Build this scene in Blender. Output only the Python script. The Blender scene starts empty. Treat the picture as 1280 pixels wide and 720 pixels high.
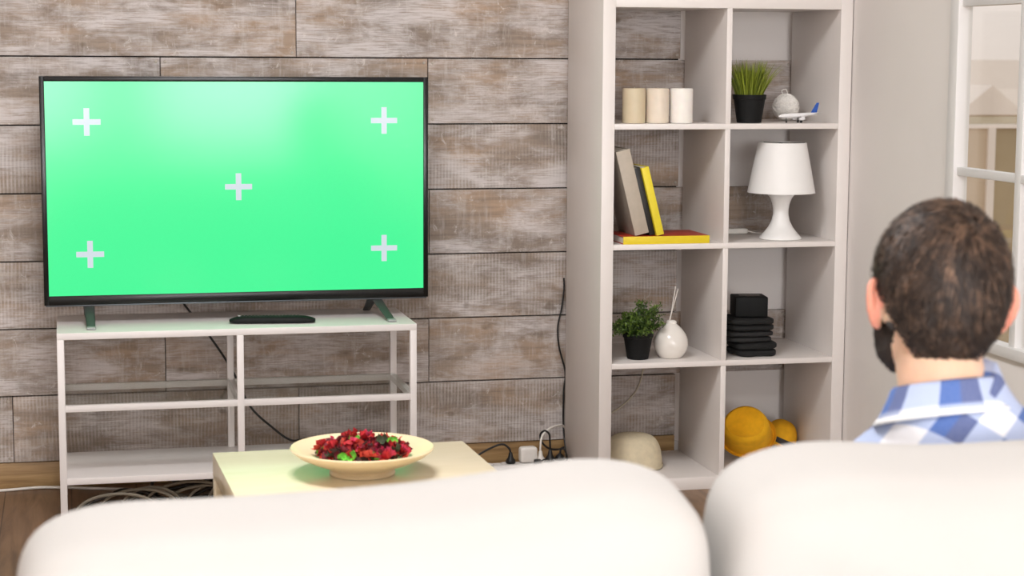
import bpy, bmesh, math, random
from mathutils import Vector, Matrix, noise
random.seed(7)
PI = math.pi
scn = bpy.context.scene
C = scn.collection

# ------------------------------------------------------------------ helpers
def lin(c):
    return tuple(((v/255)/12.92 if v/255 <= .04045 else ((v/255+.055)/1.055)**2.4) for v in c) + (1,)

class NT:
    def __init__(s, name):
        s.m = bpy.data.materials.new(name); s.m.use_nodes = True
        s.t = s.m.node_tree; s.b = s.t.nodes['Principled BSDF']
    def n(s, ty, **kw):
        o = s.t.nodes.new(ty)
        for k, v in kw.items():
            if k in o.inputs: o.inputs[k].default_value = v
            else: setattr(o, k, v)
        return o
    def l(s, a, b): s.t.links.new(a, b)
    def coords(s, kind='Object', scale=(1,1,1), rot=(0,0,0)):
        tc = s.n('ShaderNodeTexCoord'); mp = s.n('ShaderNodeMapping')
        mp.inputs['Scale'].default_value = scale; mp.inputs['Rotation'].default_value = rot
        s.l(tc.outputs[kind], mp.inputs['Vector']); return mp.outputs['Vector']
    def ramp(s, fac, stops, interp='LINEAR'):
        r = s.n('ShaderNodeValToRGB'); e = r.color_ramp.elements
        r.color_ramp.interpolation = interp
        while len(e) < len(stops): e.new(.5)
        for el, (p, c) in zip(e, stops): el.position = p; el.color = c
        s.l(fac, r.inputs['Fac']); return r.outputs['Color']
    def mix(s, fac, a, b, mode='MIX'):
        m = s.n('ShaderNodeMix', data_type='RGBA', blend_type=mode)
        for i, v in ((0, fac), (6, a), (7, b)):
            if hasattr(v, 'is_linked'): s.l(v, m.inputs[i])
            else: m.inputs[i].default_value = v
        return m.outputs[2]
    def math(s, op, a, b=None, clamp=False):
        m = s.n('ShaderNodeMath', operation=op, use_clamp=clamp)
        for i, v in enumerate((a, b)):
            if v is None: continue
            if hasattr(v, 'is_linked'): s.l(v, m.inputs[i])
            else: m.inputs[i].default_value = v
        return m.outputs[0]
    def bump(s, h, strength=.3, dist=.002):
        b = s.n('ShaderNodeBump'); b.inputs['Strength'].default_value = strength; b.inputs['Distance'].default_value = dist
        s.l(h, b.inputs['Height']); s.l(b.outputs['Normal'], s.b.inputs['Normal'])

def mat(name, col, rough=.5, var=.06, scale=30, bump=0, metal=0, coat=0, sss=0, spec=.5, aniso=(1,1,1), bdist=.002):
    k = NT(name); v = k.coords('Object', aniso)
    nz = k.n('ShaderNodeTexNoise', Scale=scale, Detail=4); k.l(v, nz.inputs['Vector'])
    c = lin(col)
    a = tuple(min(1, x*(1-var)) for x in c[:3])+(1,); b = tuple(min(1, x*(1+var)) for x in c[:3])+(1,)
    k.l(k.ramp(nz.outputs['Fac'], [(.3, a), (.7, b)]), k.b.inputs['Base Color'])
    k.b.inputs['Roughness'].default_value = rough; k.b.inputs['Metallic'].default_value = metal
    k.b.inputs['Coat Weight'].default_value = coat; k.b.inputs['Specular IOR Level'].default_value = spec
    if sss:
        k.b.inputs['Subsurface Weight'].default_value = sss
        k.b.inputs['Subsurface Radius'].default_value = (.02, .008, .004); k.b.inputs['Subsurface Scale'].default_value = .5
    if bump: k.bump(nz.outputs['Fac'], bump, bdist)
    return k.m

def mkobj(name, bm, m, parent=None, smooth=True, bevel=0, seg=2, autos=True):
    me = bpy.data.meshes.new(name)
    if bevel:
        bmesh.ops.bevel(bm, geom=[e for e in bm.edges if len(e.link_faces) == 2 and e.calc_face_angle(0) > .6], offset=bevel,
                        segments=seg, profile=.5, affect='EDGES')
    bmesh.ops.recalc_face_normals(bm, faces=bm.faces)
    bm.to_mesh(me); bm.free()
    o = bpy.data.objects.new(name, me); C.objects.link(o)
    for x in (m if isinstance(m, (list, tuple)) else [m]): me.materials.append(x)
    if smooth:
        for p in me.polygons: p.use_smooth = True
        if autos:
            me.set_sharp_from_angle(angle=math.radians(40))
    if parent: o.parent = parent
    return o

def tag(o, label=None, cat=None, group=None, kind=None):
    if label: o['label'] = label
    if cat: o['category'] = cat
    if group: o['group'] = group
    if kind: o['kind'] = kind
    return o
def thing(name, loc, label, cat, rz=0, group=None):
    o = bpy.data.objects.new(name, None); C.objects.link(o)
    o.location = loc; o.rotation_euler = (0, 0, rz); o.empty_display_size = .05
    return tag(o, label, cat, group)

def box(bm, x0, x1, y0, y1, z0, z1, M=None, mi=0):
    r = bmesh.ops.create_cube(bm, size=1)
    T = Matrix.Translation(((x0+x1)/2, (y0+y1)/2, (z0+z1)/2)) @ Matrix.Diagonal((abs(x1-x0), abs(y1-y0), abs(z1-z0), 1))
    if M: T = M @ T
    bmesh.ops.transform(bm, matrix=T, verts=r['verts'])
    for v in r['verts']:
        for f in v.link_faces: f.material_index = mi
    return r['verts']
def B(name, dims, m, parent=None, bevel=.001, M=None, seg=2):
    bm = bmesh.new()
    for d in (dims if isinstance(dims[0], (list, tuple)) else [dims]): box(bm, *d, M=M)
    return mkobj(name, bm, m, parent, bevel=bevel, seg=seg)

def ring_loft(bm, rings, closed=True, cap=True, mi=0):
    vs = [[bm.verts.new(p) for p in r] for r in rings]; n = len(vs[0]); fs = []
    for a, b in zip(vs, vs[1:]):
        for i in range(n if closed else n-1):
            fs.append(bm.faces.new((a[i], a[(i+1) % n], b[(i+1) % n], b[i])))
    if cap:
        fs.append(bm.faces.new(vs[0][::-1])); fs.append(bm.faces.new(vs[-1]))
    for f in fs: f.material_index = mi
    return vs
def lathe(bm, prof, n=48, c=(0,0,0), M=None, mi=0, cap=True):
    rings = []
    for r, z in prof:
        rr = max(r, 1e-4)
        rings.append([Vector((c[0]+rr*math.cos(2*PI*i/n), c[1]+rr*math.sin(2*PI*i/n), c[2]+z)) for i in range(n)])
    if M: rings = [[M @ p for p in r] for r in rings]
    return ring_loft(bm, rings, cap=cap, mi=mi)
def crom(pts, k=8):
    pts = [Vector(p) for p in pts]; out = []
    P = [pts[0]*2-pts[1]]+pts+[pts[-1]*2-pts[-2]]
    for i in range(1, len(P)-2):
        for j in range(k):
            t = j/k
            out.append(.5*((2*P[i])+(P[i+1]-P[i-1])*t+(2*P[i-1]-5*P[i]+4*P[i+1]-P[i+2])*t*t+(3*P[i]-P[i-1]-3*P[i+1]+P[i+2])*t**3))
    out.append(pts[-1]); return out
def tube(bm, pts, r, n=8, M=None, caps=True, mi=0, flat=1, round_ends=False):
    """sweep; r a number or a list; parallel transport frame"""
    pts = [Vector(p) for p in pts]; R = [r]*len(pts) if isinstance(r, (int, float)) else list(r)
    if round_ends:
        t0 = (pts[1]-pts[0]).normalized(); t1 = (pts[-1]-pts[-2]).normalized()
        a = [(pts[0]-t0*R[0]*math.cos(q), R[0]*math.sin(q)) for q in (.12, .5, .95, 1.3)]
        b = [(pts[-1]+t1*R[-1]*math.cos(q), R[-1]*math.sin(q)) for q in (1.3, .95, .5, .12)]
        pts = [x for x, _ in a]+pts+[x for x, _ in b]; R = [x for _, x in a]+R+[x for _, x in b]
    t = (pts[1]-pts[0]).normalized(); u = t.orthogonal().normalized(); rings = []
    for i, p in enumerate(pts):
        t2 = (pts[min(i+1, len(pts)-1)]-pts[max(i-1, 0)]).normalized()
        q = t.rotation_difference(t2); u = q @ u; t = t2; w = t.cross(u)
        rings.append([p+(u*math.cos(2*PI*j/n)+w*math.sin(2*PI*j/n)*flat)*R[i] for j in range(n)])
    if M: rings = [[M @ x for x in g] for g in rings]
    ring_loft(bm, rings, cap=caps, mi=mi)
def ball(bm, c, r, M=None, u=24, v=16, R=None):
    q = bmesh.ops.create_uvsphere(bm, u_segments=u, v_segments=v, radius=1)
    T = Matrix.Translation(c) @ (R if R else Matrix()) @ Matrix.Diagonal((r[0], r[1], r[2], 1))
    if M: T = M @ T
    bmesh.ops.transform(bm, matrix=T, verts=q['verts']); return q['verts']
def remesh(bm, name, voxel, smooth_it=4, fac=.6, m=None, parent=None):
    me = bpy.data.meshes.new(name+'_src'); bmesh.ops.recalc_face_normals(bm, faces=bm.faces)
    bm.to_mesh(me); bm.free()
    o = bpy.data.objects.new(name+'_src', me); C.objects.link(o)
    r = o.modifiers.new('r', 'REMESH'); r.mode = 'VOXEL'; r.voxel_size = voxel; r.use_smooth_shade = True
    if smooth_it:
        s = o.modifiers.new('s', 'SMOOTH'); s.iterations = smooth_it; s.factor = fac
    dg = bpy.context.evaluated_depsgraph_get(); dg.update()
    me2 = bpy.data.meshes.new_from_object(o.evaluated_get(dg)); me2.name = name
    bpy.data.objects.remove(o); bpy.data.meshes.remove(me)
    ob = bpy.data.objects.new(name, me2); C.objects.link(ob); me2.materials.clear()
    if m: me2.materials.append(m)
    for p in me2.polygons: p.use_smooth = True
    if parent: ob.parent = parent
    return ob
def superbox(bm, hx, hy, hz, n=28, e=.28, ex=None, fn=None, M=None):
    """rounded pillow: cube sphere mapped to a superellipsoid, fn(p) deforms"""
    q = bmesh.ops.create_cube(bm, size=2)
    bmesh.ops.subdivide_edges(bm, edges=[ed for ed in bm.edges if all(v in q['verts'] for v in ed.verts)], cuts=n, use_grid_fill=True)
    for v in bm.verts:
        p = v.co.copy(); k = 1/e; m_ = 1/(ex or e)
        L = (((abs(p.x)**k+abs(p.z)**k)**(1/k))**m_+abs(p.y)**m_)**(1/m_)
        p = p/L
        p = Vector((p.x*hx, p.y*hy, p.z*hz))
        if fn: p = fn(p)
        v.co = (M @ p) if M else p

# ------------------------------------------------------------------ materials
WHITE = mat('white_lacquer', (228, 222, 219), .35, .015, 6)
SHELFW = mat('white_foil', (228, 221, 216), .42, .02, 4)
PLASTER = mat('white_plaster', (234, 228, 224), .85, .02, 3, .08)
CEIL = mat('ceiling_paint', (235, 232, 228), .9, .02, 3)
BLACKPL = mat('black_plastic', (14, 15, 15), .28, .2, 40)
BLACKMAT = mat('matte_black_plastic', (20, 20, 20), .6, .15, 60, spec=.2)
CABLEB = mat('black_rubber', (16, 15, 15), .5, .1, 50)
CABLEW = mat('white_rubber', (225, 220, 212), .5, .04, 50)
CABLEG = mat('grey_rubber', (120, 112, 98), .5, .1, 50)
GUN = mat('gunmetal', (62, 64, 63), .45, .1, 30, metal=0, spec=.35)
NAIL = mat('painted_nail', (170, 160, 148), .5, .2, 300)
WINF = mat('window_paint', (226, 223, 221), .4, .01, 5)

def glass(name, tint, rough=0.0):
    k = NT(name)
    k.t.nodes.remove(k.b); out = k.t.nodes['Material Output']
    tr = k.n('ShaderNodeBsdfTransparent'); gl = k.n('ShaderNodeBsdfGlossy', Roughness=.02)
    nz = k.n('ShaderNodeTexNoise', Scale=3); k.l(k.coords(), nz.inputs['Vector'])
    t2 = tuple(min(1, x*.98) for x in tint[:3])+(1,)
    k.l(k.ramp(nz.outputs['Fac'], [(.3, tint), (.7, t2)]), tr.inputs['Color'])
    lw = k.n('ShaderNodeLayerWeight', Blend=.5); fr = k.math('ADD', .035, k.math('MULTIPLY', k.math('POWER', lw.outputs['Facing'], 5), .4)); mx = k.n('ShaderNodeMixShader')
    k.l(fr, mx.inputs[0]); k.l(tr.outputs[0], mx.inputs[1]); k.l(gl.outputs[0], mx.inputs[2])
    k.l(mx.outputs[0], out.inputs['Surface']); return k.m
GLASS = glass('clear_glass', (.97, .97, .96, 1))
SHGLASS = glass('shelf_glass', (.955, .975, .965, 1))
GEDGE = mat('glass_edge', (150, 175, 160), .2, .05, 20)

# --- whitewashed plank cladding
def plank_mat():
    k = NT('whitewashed_planks')
    at = k.n('ShaderNodeAttribute', attribute_name='seed'); sw = k.n('ShaderNodeAttribute', attribute_name='saw')
    tc = k.n('ShaderNodeTexCoord')
    off = k.n('ShaderNodeVectorMath', operation='ADD'); cmb = k.n('ShaderNodeCombineXYZ')
    k.l(k.math('MULTIPLY', at.outputs['Fac'], 7.3), cmb.inputs[0]); k.l(k.math('MULTIPLY', at.outputs['Fac'], 3.1), cmb.inputs[1])
    k.l(k.math('MULTIPLY', at.outputs['Fac'], 5.7), cmb.inputs[2])
    k.l(tc.outputs['Object'], off.inputs[0]); k.l(cmb.outputs[0], off.inputs[1])
    V = off.outputs[0]
    def nz(scale, sc, detail=4, rough=.6, dist=0):
        mp = k.n('ShaderNodeMapping'); mp.inputs['Scale'].default_value = sc; k.l(V, mp.inputs['Vector'])
        t = k.n('ShaderNodeTexNoise', Scale=scale, Detail=detail, Roughness=rough, Distortion=dist); k.l(mp.outputs[0], t.inputs['Vector']); return t.outputs['Fac']
    grain = nz(9, (.5, 1, 9), 6, .7, .1)
    fine = nz(60, (.25, 1, 6), 3, .6)
    blotch = nz(4.2, (.8, 1, 2.0), 4, .6, .2)
    paint = nz(5.0, (.8, 1, 2.2), 6, .7, .35)
    scratch = nz(30, (1, 1, .8), 5, .75, .8); upright = nz(38, (1.6, 1, .22), 4, .7)
    wood = k.ramp(blotch, [(.3, lin((126, 115, 106))), (.5, lin((156, 139, 124))), (.68, lin((174, 148, 124)))])
    wood = k.mix(k.math('MULTIPLY', k.ramp(grain, [(.38, (1,1,1,1)), (.56, (0,0,0,1))]), .45), wood, lin((106, 94, 84)))
    pm = k.ramp(paint, [(.42, (0,0,0,1)), (.66, (1,1,1,1))])
    pm2 = k.math('MULTIPLY', pm, k.math('ADD', .35, k.ramp(fine, [(.35, (0,0,0,1)), (.55, (1,1,1,1))])), clamp=True)
    col = k.mix(k.math('MULTIPLY', pm2, .85), wood, lin((208, 201, 199)))
    sm = k.ramp(scratch, [(.60, (0,0,0,1)), (.68, (1,1,1,1))])
    col = k.mix(k.math('MULTIPLY', sm, .6), col, lin((214, 206, 200)))
    col = k.mix(k.math('MULTIPLY', k.ramp(upright, [(.52, (0,0,0,1)), (.66, (1,1,1,1))]), .28), col, lin((205, 198, 194)))
    # saw marks: thin upright ribs, broken up by noise, only on the rough-sawn rows
    sx = k.n('ShaderNodeSeparateXYZ'); k.l(V, sx.inputs[0])
    wob = nz(5, (1, 1, 1), 2)
    ph = k.math('MULTIPLY', k.math('ADD', sx.outputs[0], k.math('MULTIPLY', wob, .014)), 2*PI/.0105)
    rib = k.math('ADD', k.math('MULTIPLY', k.math('SINE', ph), .5), .5)
    hp = k.math('MULTIPLY', sx.outputs[2], 2*PI/.0125)
    rib2 = k.math('ADD', k.math('MULTIPLY', k.math('SINE', hp), .5), .5)
    ribs = k.math('MAXIMUM', rib, k.math('MULTIPLY', rib2, .35))
    rm = k.math('MULTIPLY', k.math('MULTIPLY', ribs, sw.outputs['Fac']), k.ramp(nz(7, (1, 1, 2), 3), [(.42, (0,0,0,1)), (.62, (1,1,1,1))]))
    col = k.mix(k.math('MULTIPLY', rm, .42), col, lin((204, 197, 192)))
    dk = k.math('MULTIPLY', k.math('MULTIPLY', k.math('MULTIPLY', k.math('SUBTRACT', 1, ribs), sw.outputs['Fac']), k.ramp(nz(6, (.7, 1, 2), 4), [(.38, (0,0,0,1)), (.6, (1,1,1,1))])), .38)
    col = k.mix(dk, col, lin((104, 92, 82)))
    knot = nz(11, (1, 1, 1.8), 2, .5)
    col = k.mix(k.math('MULTIPLY', k.ramp(knot, [(.24, (1,1,1,1)), (.31, (0,0,0,1))]), .6), col, lin((96, 80, 62)))
    # mixed plank colour and roughness
    k.l(col, k.b.inputs['Base Color']); k.b.inputs['Roughness'].default_value = .75
    h = k.math('ADD', k.math('MULTIPLY', grain, .5), k.math('ADD', k.math('MULTIPLY', scratch, .4), k.math('MULTIPLY', rm, .4)))
    k.bump(h, .5, .002)
    return k.m
PLANK = plank_mat()
def wood_mat(name, cols, sc=(1, 1, 1), rough=.5, wave=6, board=None):
    k = NT(name); v = k.coords('Object', sc)
    t = k.n('ShaderNodeTexNoise', Scale=wave, Detail=6, Roughness=.6, Distortion=.6); k.l(v, t.inputs['Vector'])
    c = k.ramp(t.outputs['Fac'], [(.3, lin(cols[0])), (.5, lin(cols[1])), (.7, lin(cols[2]))])
    if board:
        br = k.n('ShaderNodeTexBrick', Scale=1); br.offset = .37
        br.inputs['Color1'].default_value = (1, 1, 1, 1); br.inputs['Color2'].default_value = (.72, .72, .72, 1); br.inputs['Mortar'].default_value = (.25, .22, .2, 1)
        br.inputs['Brick Width'].default_value = board[0]; br.inputs['Row Height'].default_value = board[1]; br.inputs['Mortar Size'].default_value = .0018
        k.l(k.coords('Object', (1, 1, 1), (0, 0, board[2])), br.inputs['Vector'])
        c = k.mix(1, c, br.outputs['Color'], 'MULTIPLY')
    k.l(c, k.b.inputs['Base Color']); k.b.inputs['Roughness'].default_value = rough
    k.bump(t.outputs['Fac'], .15, .001); return k.m
SKIRT = wood_mat('oak_skirting', [(120, 92, 58), (156, 124, 82), (180, 148, 102)], (.5, 1, 7), .5, 7)
FLOOR = wood_mat('laminate_floor', [(100, 74, 52), (134, 102, 74), (156, 122, 92)], (6, .6, 1), .4, 5, (1.2, .19, PI/2))
TABLE = wood_mat('birch_foil', [(218, 204, 172), (224, 210, 180), (228, 215, 186)], (1, 4, 4), .25, 3)

# ------------------------------------------------------------------ the room
XL, XR, YB, YF, ZC = -3.3, .773, .022, -12.0, 2.62
bm = bmesh.new(); box(bm, XL, XR, YF, YB, -.06, 0); tag(mkobj('floor', bm, FLOOR), kind='structure')
bm = bmesh.new(); box(bm, XL-.1, XR+.1, YF-.1, YB+.1, ZC, ZC+.06); tag(mkobj('ceiling', bm, CEIL), kind='structure')
bm = bmesh.new(); box(bm, XL-.1, XR+.1, YB, YB+.1, -.06, ZC); wall_back = tag(mkobj('wall_back', bm, PLASTER), kind='structure')
bm = bmesh.new(); box(bm, XL-.1, XL, YF-.1, YB, -.06, ZC); tag(mkobj('wall_left', bm, PLASTER), kind='structure')
# right wall with its window openings (the wide one behind the camera is added)
SWY0, SWY1 = -6.3, -11.2
WY0, WY1, WZ0, WZ1 = -1.085, -2.92, .548, 2.16
bm = bmesh.new()
box(bm, XR, XR+.03, WY0, YB, -.06, ZC); box(bm, XR, XR+.03, SWY0, WY1, -.06, ZC); box(bm, XR, XR+.03, YF-.1, SWY1, -.06, ZC)
box(bm, XR, XR+.03, SWY1, SWY0, -.06, .45); box(bm, XR, XR+.03, SWY1, SWY0, 2.3, ZC)
box(bm, XR, XR+.03, WY1, WY0, -.06, WZ0); box(bm, XR, XR+.03, WY1, WY0, WZ1, ZC)
bmesh.ops.remove_doubles(bm, verts=bm.verts, dist=1e-5)
tag(mkobj('wall_right', bm, PLASTER), kind='structure')
# rear wall set far back; its two tall windows are added for fill light
RW = [(-2.95, -1.25), (-.85, .72)]
bm = bmesh.new(); xs = [XL-.1, -2.95, -1.25, -.85, .72, XR+.1]
for a, b in ((0, 1), (2, 3), (4, 5)): box(bm, xs[a], xs[b], YF-.1, YF, -.06, ZC)
for a, b in RW: box(bm, a, b, YF-.1, YF, -.06, .5); box(bm, a, b, YF-.1, YF, 2.35, ZC)
tag(mkobj('wall_rear', bm, PLASTER), kind='structure')
for i, (a, b) in enumerate(RW):
    fr = []
    for x0, x1 in ((a, a+.06), ((a+b)/2-.03, (a+b)/2+.03), (b-.06, b)): fr.append((x0, x1, YF-.07, YF-.01, .5, 2.35))
    for z0, z1 in ((.5, .56), (1.55, 1.59), (2.29, 2.35)): fr.append((a, b, YF-.068, YF-.012, z0, z1))
    w = B('window_%d' % (i+2), fr, WINF, bevel=.003); tag(w, kind='structure')
    B('window_pane', (a+.03, b-.03, YF-.045, YF-.04, .53, 2.32), GLASS, w, bevel=0)

w = B('window_4', [(XR-.01, XR+.024, y, y+.06, .45, 2.3) for y in (SWY1, SWY1+1.61, SWY1+3.22, SWY0-.06)]+[(XR-.009, XR+.023, SWY1, SWY0, z, z+.05) for z in (.45, 2.25)], WINF, bevel=.003); tag(w, kind='structure')  # unseen window, added as a bright backdrop for the television's reflection
B('window_pane', (XR+.008, XR+.012, SWY1+.02, SWY0-.02, .47, 2.28), GLASS, w, bevel=0)

# plank cladding on the back wall, row by row
def cladding():
    bm = bmesh.new(); s_l = bm.faces.layers.float.new('fseed')
    rows = []; data = []
    z0, p = 1.282, .2002
    J = {0: [-.835], 1: [-1.237, -.434], 2: [], 3: [-.430], 4: [], 5: [-1.236, -.431], 6: [-1.684, -.836]}
    nails = []
    for r in range(-7, 7):
        top, bot = z0-(r-1)*p, z0-r*p
        top, bot = top-.0, bot
        if top > ZC: top = ZC-.001
        if bot >= ZC: continue
        jj = J.get(r, [-1.23 if r % 2 else -.83])
        xs = [XL+.001]+sorted([-2.45 if r % 2 else -2.05]+jj)+[.745 if r % 2 else .374]
        xs = [x for x in xs if x <= xs[-1]]
        for a, b in zip(xs, xs[1:]):
            data.append((a, b, bot, top, random.random()*20, 1.0 if r in (2, 4, 6) else (0.15 if r else 0)))
        for x in xs[1:]:
            for dz in (.014, .186):
                for dx in (-.012, .014):
                    if x+dx < xs[-1] and random.random() < .75: nails.append((x+dx, bot+dz))
    verts = []; faces = []; seeds = []; saws = []
    for (a, b, z0_, z1_, sd, sw) in data:
        g = .0019
        t = bmesh.new(); box(t, a+g*.6, b-g*.6, -.0, .019 if b < .374 else YB, z0_+g, z1_-g)
        j = random.uniform(-.001, .0015)
        for v in t.verts:
            if v.co.y < .01: v.co.y += j+random.uniform(-.0004, .0004)
        bmesh.ops.bevel(t, geom=[e for e in t.edges if all(v.co.y < .01 for v in e.verts)], offset=.0012, segments=1, affect='EDGES')
        n0 = len(verts); t.verts.index_update()
        verts += [tuple(v.co) for v in t.verts]
        for f in t.faces:
            faces.append([n0+v.index for v in f.verts]); seeds.append(sd); saws.append(sw)
        t.free()
    me = bpy.data.meshes.new('wood_cladding'); me.from_pydata(verts, [], faces)
    A = me.attributes.new('seed', 'FLOAT', 'FACE'); S = me.attributes.new('saw', 'FLOAT', 'FACE')
    A.data.foreach_set('value', seeds); S.data.foreach_set('value', saws); me.materials.append(PLANK)
    o = bpy.data.objects.new('wood_cladding', me); C.objects.link(o); o.parent = wall_back; o['label'] = 'whitewashed plank cladding'
    # dark sheet behind the planks paints shade into the gaps; nails
    bmf = bmesh.new(); box(bmf, XL+.002, .372, .0195, .0215, .0, ZC-.002); mkobj('gap_shade_sheet', bmf, mat('dark_felt', (24, 21, 19), .95), o)
    bm2 = bmesh.new(); lathe(bm2, [(.0, -.0014), (.0035, -.0012), (.0046, 0), (.0046, .002)], 10, M=Matrix.Rotation(-PI/2, 4, 'X'))
    n0 = mkobj('nail', bm2, NAIL, o); n0.location = (nails[0][0], -.001, nails[0][1])
    vis = [q for q in nails if -1.8 < q[0] < .76 and q[1] < 1.5][:60]
    for x, z in vis[1:]:
        c = n0.copy(); C.objects.link(c); c.parent = o; c.location = (x, -.001, z)
    if vis: n0.location = (vis[0][0], -.001, vis[0][1])
cladding()
bm = bmesh.new(); box(bm, XL+.001, .374, .001, YB, .0, .0805); tag(mkobj('baseboard_back', bm, SKIRT, bevel=.002), kind='structure')
bm = bmesh.new(); box(bm, .376, XR-.001, .012, YB, .0, .06); tag(mkobj('trim_1', bm, WINF, bevel=.002), kind='structure')
bm = bmesh.new(); box(bm, XR-.012, XR, YF, -.44, .0, .06); tag(mkobj('baseboard_right', bm, WINF, bevel=.002), kind='structure')

# window in the right wall: frame, glazing bars, panes
fr = [(XR-.018, XR+.024, WY0-.05, WY0, WZ0, WZ1), (XR-.018, XR+.024, WY1, WY1+.05, WZ0, WZ1),
      (XR-.0175, XR+.023, WY1, WY0, WZ0, WZ0+.03), (XR-.0175, XR+.023, WY1, WY0, WZ1-.05, WZ1)]
ybars = [-1.463-.335*i for i in range(4)]
bars = [(XR-.008, XR+.0225, y-.0165, y+.0165, WZ0+.01, WZ1-.01) for y in ybars]
bars += [(XR-.0078, XR+.022, WY1+.01, WY0-.01, .985, 1.007), (XR-.0078, XR+.022, WY1+.01, WY0-.01, 1.424, 1.462), (XR-.0078, XR+.022, WY1+.01, WY0-.01, 1.86, 1.88)]
win = tag(B('window_1', fr, WINF, bevel=.004), kind='structure')
B('glazing_bars', bars, WINF, win, bevel=.003)
B('window_pane', (XR+.010, XR+.014, WY1+.03, WY0-.03, WZ0+.02, WZ1-.03), GLASS, win, bevel=0)
# ---------------- outside, seen through the right window
def facade(name, cols, bw, bh):
    k = NT(name); br = k.n('ShaderNodeTexBrick', Scale=1); br.offset = 0
    br.inputs['Color1'].default_value = lin(cols[1]); br.inputs['Color2'].default_value = lin(cols[1]); br.inputs['Mortar'].default_value = lin(cols[0])
    br.inputs['Brick Width'].default_value = bw; br.inputs['Row Height'].default_value = bh; br.inputs['Mortar Size'].default_value = .55
    br.inputs['Mortar Smooth'].default_value = .1
    tc = k.n('ShaderNodeTexCoord'); s = k.n('ShaderNodeSeparateXYZ'); c = k.n('ShaderNodeCombineXYZ')
    k.l(tc.outputs['Object'], s.inputs[0]); k.l(k.math('ADD', s.outputs[0], s.outputs[1]), c.inputs[0]); k.l(s.outputs[2], c.inputs[1]); k.l(c.outputs[0], br.inputs['Vector'])
    k.l(br.outputs['Color'], k.b.inputs['Base Color']); k.b.inputs['Roughness'].default_value = .9; return k.m
FAC1 = facade('haze_paled_facade', [(252, 243, 236), (243, 230, 219)], 1.1, .8)  # colours paled to paint distance haze onto the block
ROOF = mat('pale_roof', (240, 228, 218), .9, .05, .5)
WALLO = mat('ochre_render', (206, 186, 162), .9, .06, .3)
OCHRE = mat('dark_ochre_render', (178, 160, 130), .9, .15, .6)
GROUND = mat('street_ground', (205, 190, 170), .95, .2, .1)
def outside(name, label, cat, parts, loc=(0,0,0)):
    t = thing(name, loc, label, cat)
    for nm, bmx, m in parts: mkobj(nm, bmx, m, t, smooth=False)
    return t
def gable(bm, x0, x1, y0, y1, z0, z1):
    xm = (x0+x1)/2
    v = [bm.verts.new(p) for p in ((x0,y0,z0),(x1,y0,z0),(xm,y0,z1),(x0,y1,z0),(x1,y1,z0),(xm,y1,z1))]
    for f in ((0,1,2),(5,4,3),(0,2,5,3),(1,4,5,2),(0,3,4,1)): bm.faces.new([v[i] for i in f])
# the viewing line through the visible pane runs about (+.47, +.88)
a = bmesh.new(); box(a, 29, 37, 62, 74, -22, 1.22)
outside('apartment_block', 'long pale apartment block on the skyline outside the window', 'building', [('wall', a, FAC1)])
a = bmesh.new(); box(a, 13.6, 15.75, 26.2, 31, -12, .26); b = bmesh.new(); gable(b, 14.22, 15.62, 26, 31.2, .26, .80)
outside('gabled_house', 'pale gabled house seen through the upper window pane', 'house', [('wall', a, WALLO), ('roof', b, ROOF)])
a = bmesh.new(); box(a, 6.0, 8.66, 14.0, 18.0, -12, .50); b = bmesh.new(); box(b, 8.74, 14.0, 14.01, 18.0, -12, .50)
c_ = bmesh.new(); box(c_, 8.655, 8.745, 13.96, 14.1, -12, .52); box(c_, 6.0, 14.0, 13.97, 14.1, .50, .54)
outside('low_building', 'low ochre building below the gabled house outside', 'building', [('wall', a, WALLO), ('dark_wing', b, OCHRE), ('trim', c_, ROOF)])
a = bmesh.new(); box(a, -80, 200, -80, 260, -14.2, -14); tag(mkobj('ground', a, GROUND), kind='structure')

# ------------------------------------------------------------------ television
TY = -.262
tv = thing('television', (-1.0325, -.22, .53), 'large black flat television showing a green screen with five white crosses', 'television')
def V(x, y, z, o): return (x-o.location.x, y-o.location.y, z-o.location.z)
L0 = Vector((-1.582, TY, .584)); 
def lb(o, d):  # box in world coordinates -> local to o
    l = o.location; return (d[0]-l.x, d[1]-l.x, d[2]-l.y, d[3]-l.y, d[4]-l.z, d[5]-l.z)
def PB(name, dims, m, par, bevel=.001, seg=2):
    dims = dims if isinstance(dims[0], (list, tuple)) else [dims]
    return B(name, [lb(par, d) for d in dims], m, par, bevel, seg=seg)
X0, X1, Z0, Z1 = -1.5825, -.4825, .5835, 1.2275
PB('casing', [(X0+.002, X1-.002, TY+.012, TY+.035, Z0+.002, Z1-.002), (X0+.06, X1-.06, TY+.03, TY+.075, Z0+.04, Z0+.42)], BLACKMAT, tv, .003)
bez = [(X0, X0+.014, TY, TY+.02, Z0, Z1), (X1-.014, X1, TY, TY+.02, Z0, Z1), (X0+.0135, X1-.0135, TY, TY+.02, Z1-.0145, Z1), (X0+.0135, X1-.0135, TY, TY+.02, Z0, Z0+.0265)]
PB('bezel', bez, mat('gloss_black_bezel', (15, 16, 16), .25, .1, 30, spec=.35), tv, .0015)
PB('chrome_strip', (X0+.004, X1-.004, TY+.002, TY+.018, Z0-.004, Z0+.0005), mat('dark_chrome', (90, 95, 100), .3, .05, 20, metal=.7), tv, .001)
def screen_mat(name, col, st, base=(20, 30, 25)):
    k = NT(name); k.b.inputs['Base Color'].default_value = lin(base); k.b.inputs['Roughness'].default_value = .14
    k.b.inputs['Specular IOR Level'].default_value = .32
    nz = k.n('ShaderNodeTexNoise', Scale=400); k.l(k.coords(), nz.inputs['Vector'])
    c2 = tuple(x*.985 for x in col[:3])+(1,)
    k.l(k.ramp(nz.outputs['Fac'], [(.4, col), (.6, c2)]), k.b.inputs['Emission Color']); k.b.inputs['Emission Strength'].default_value = st; return k.m
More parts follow.
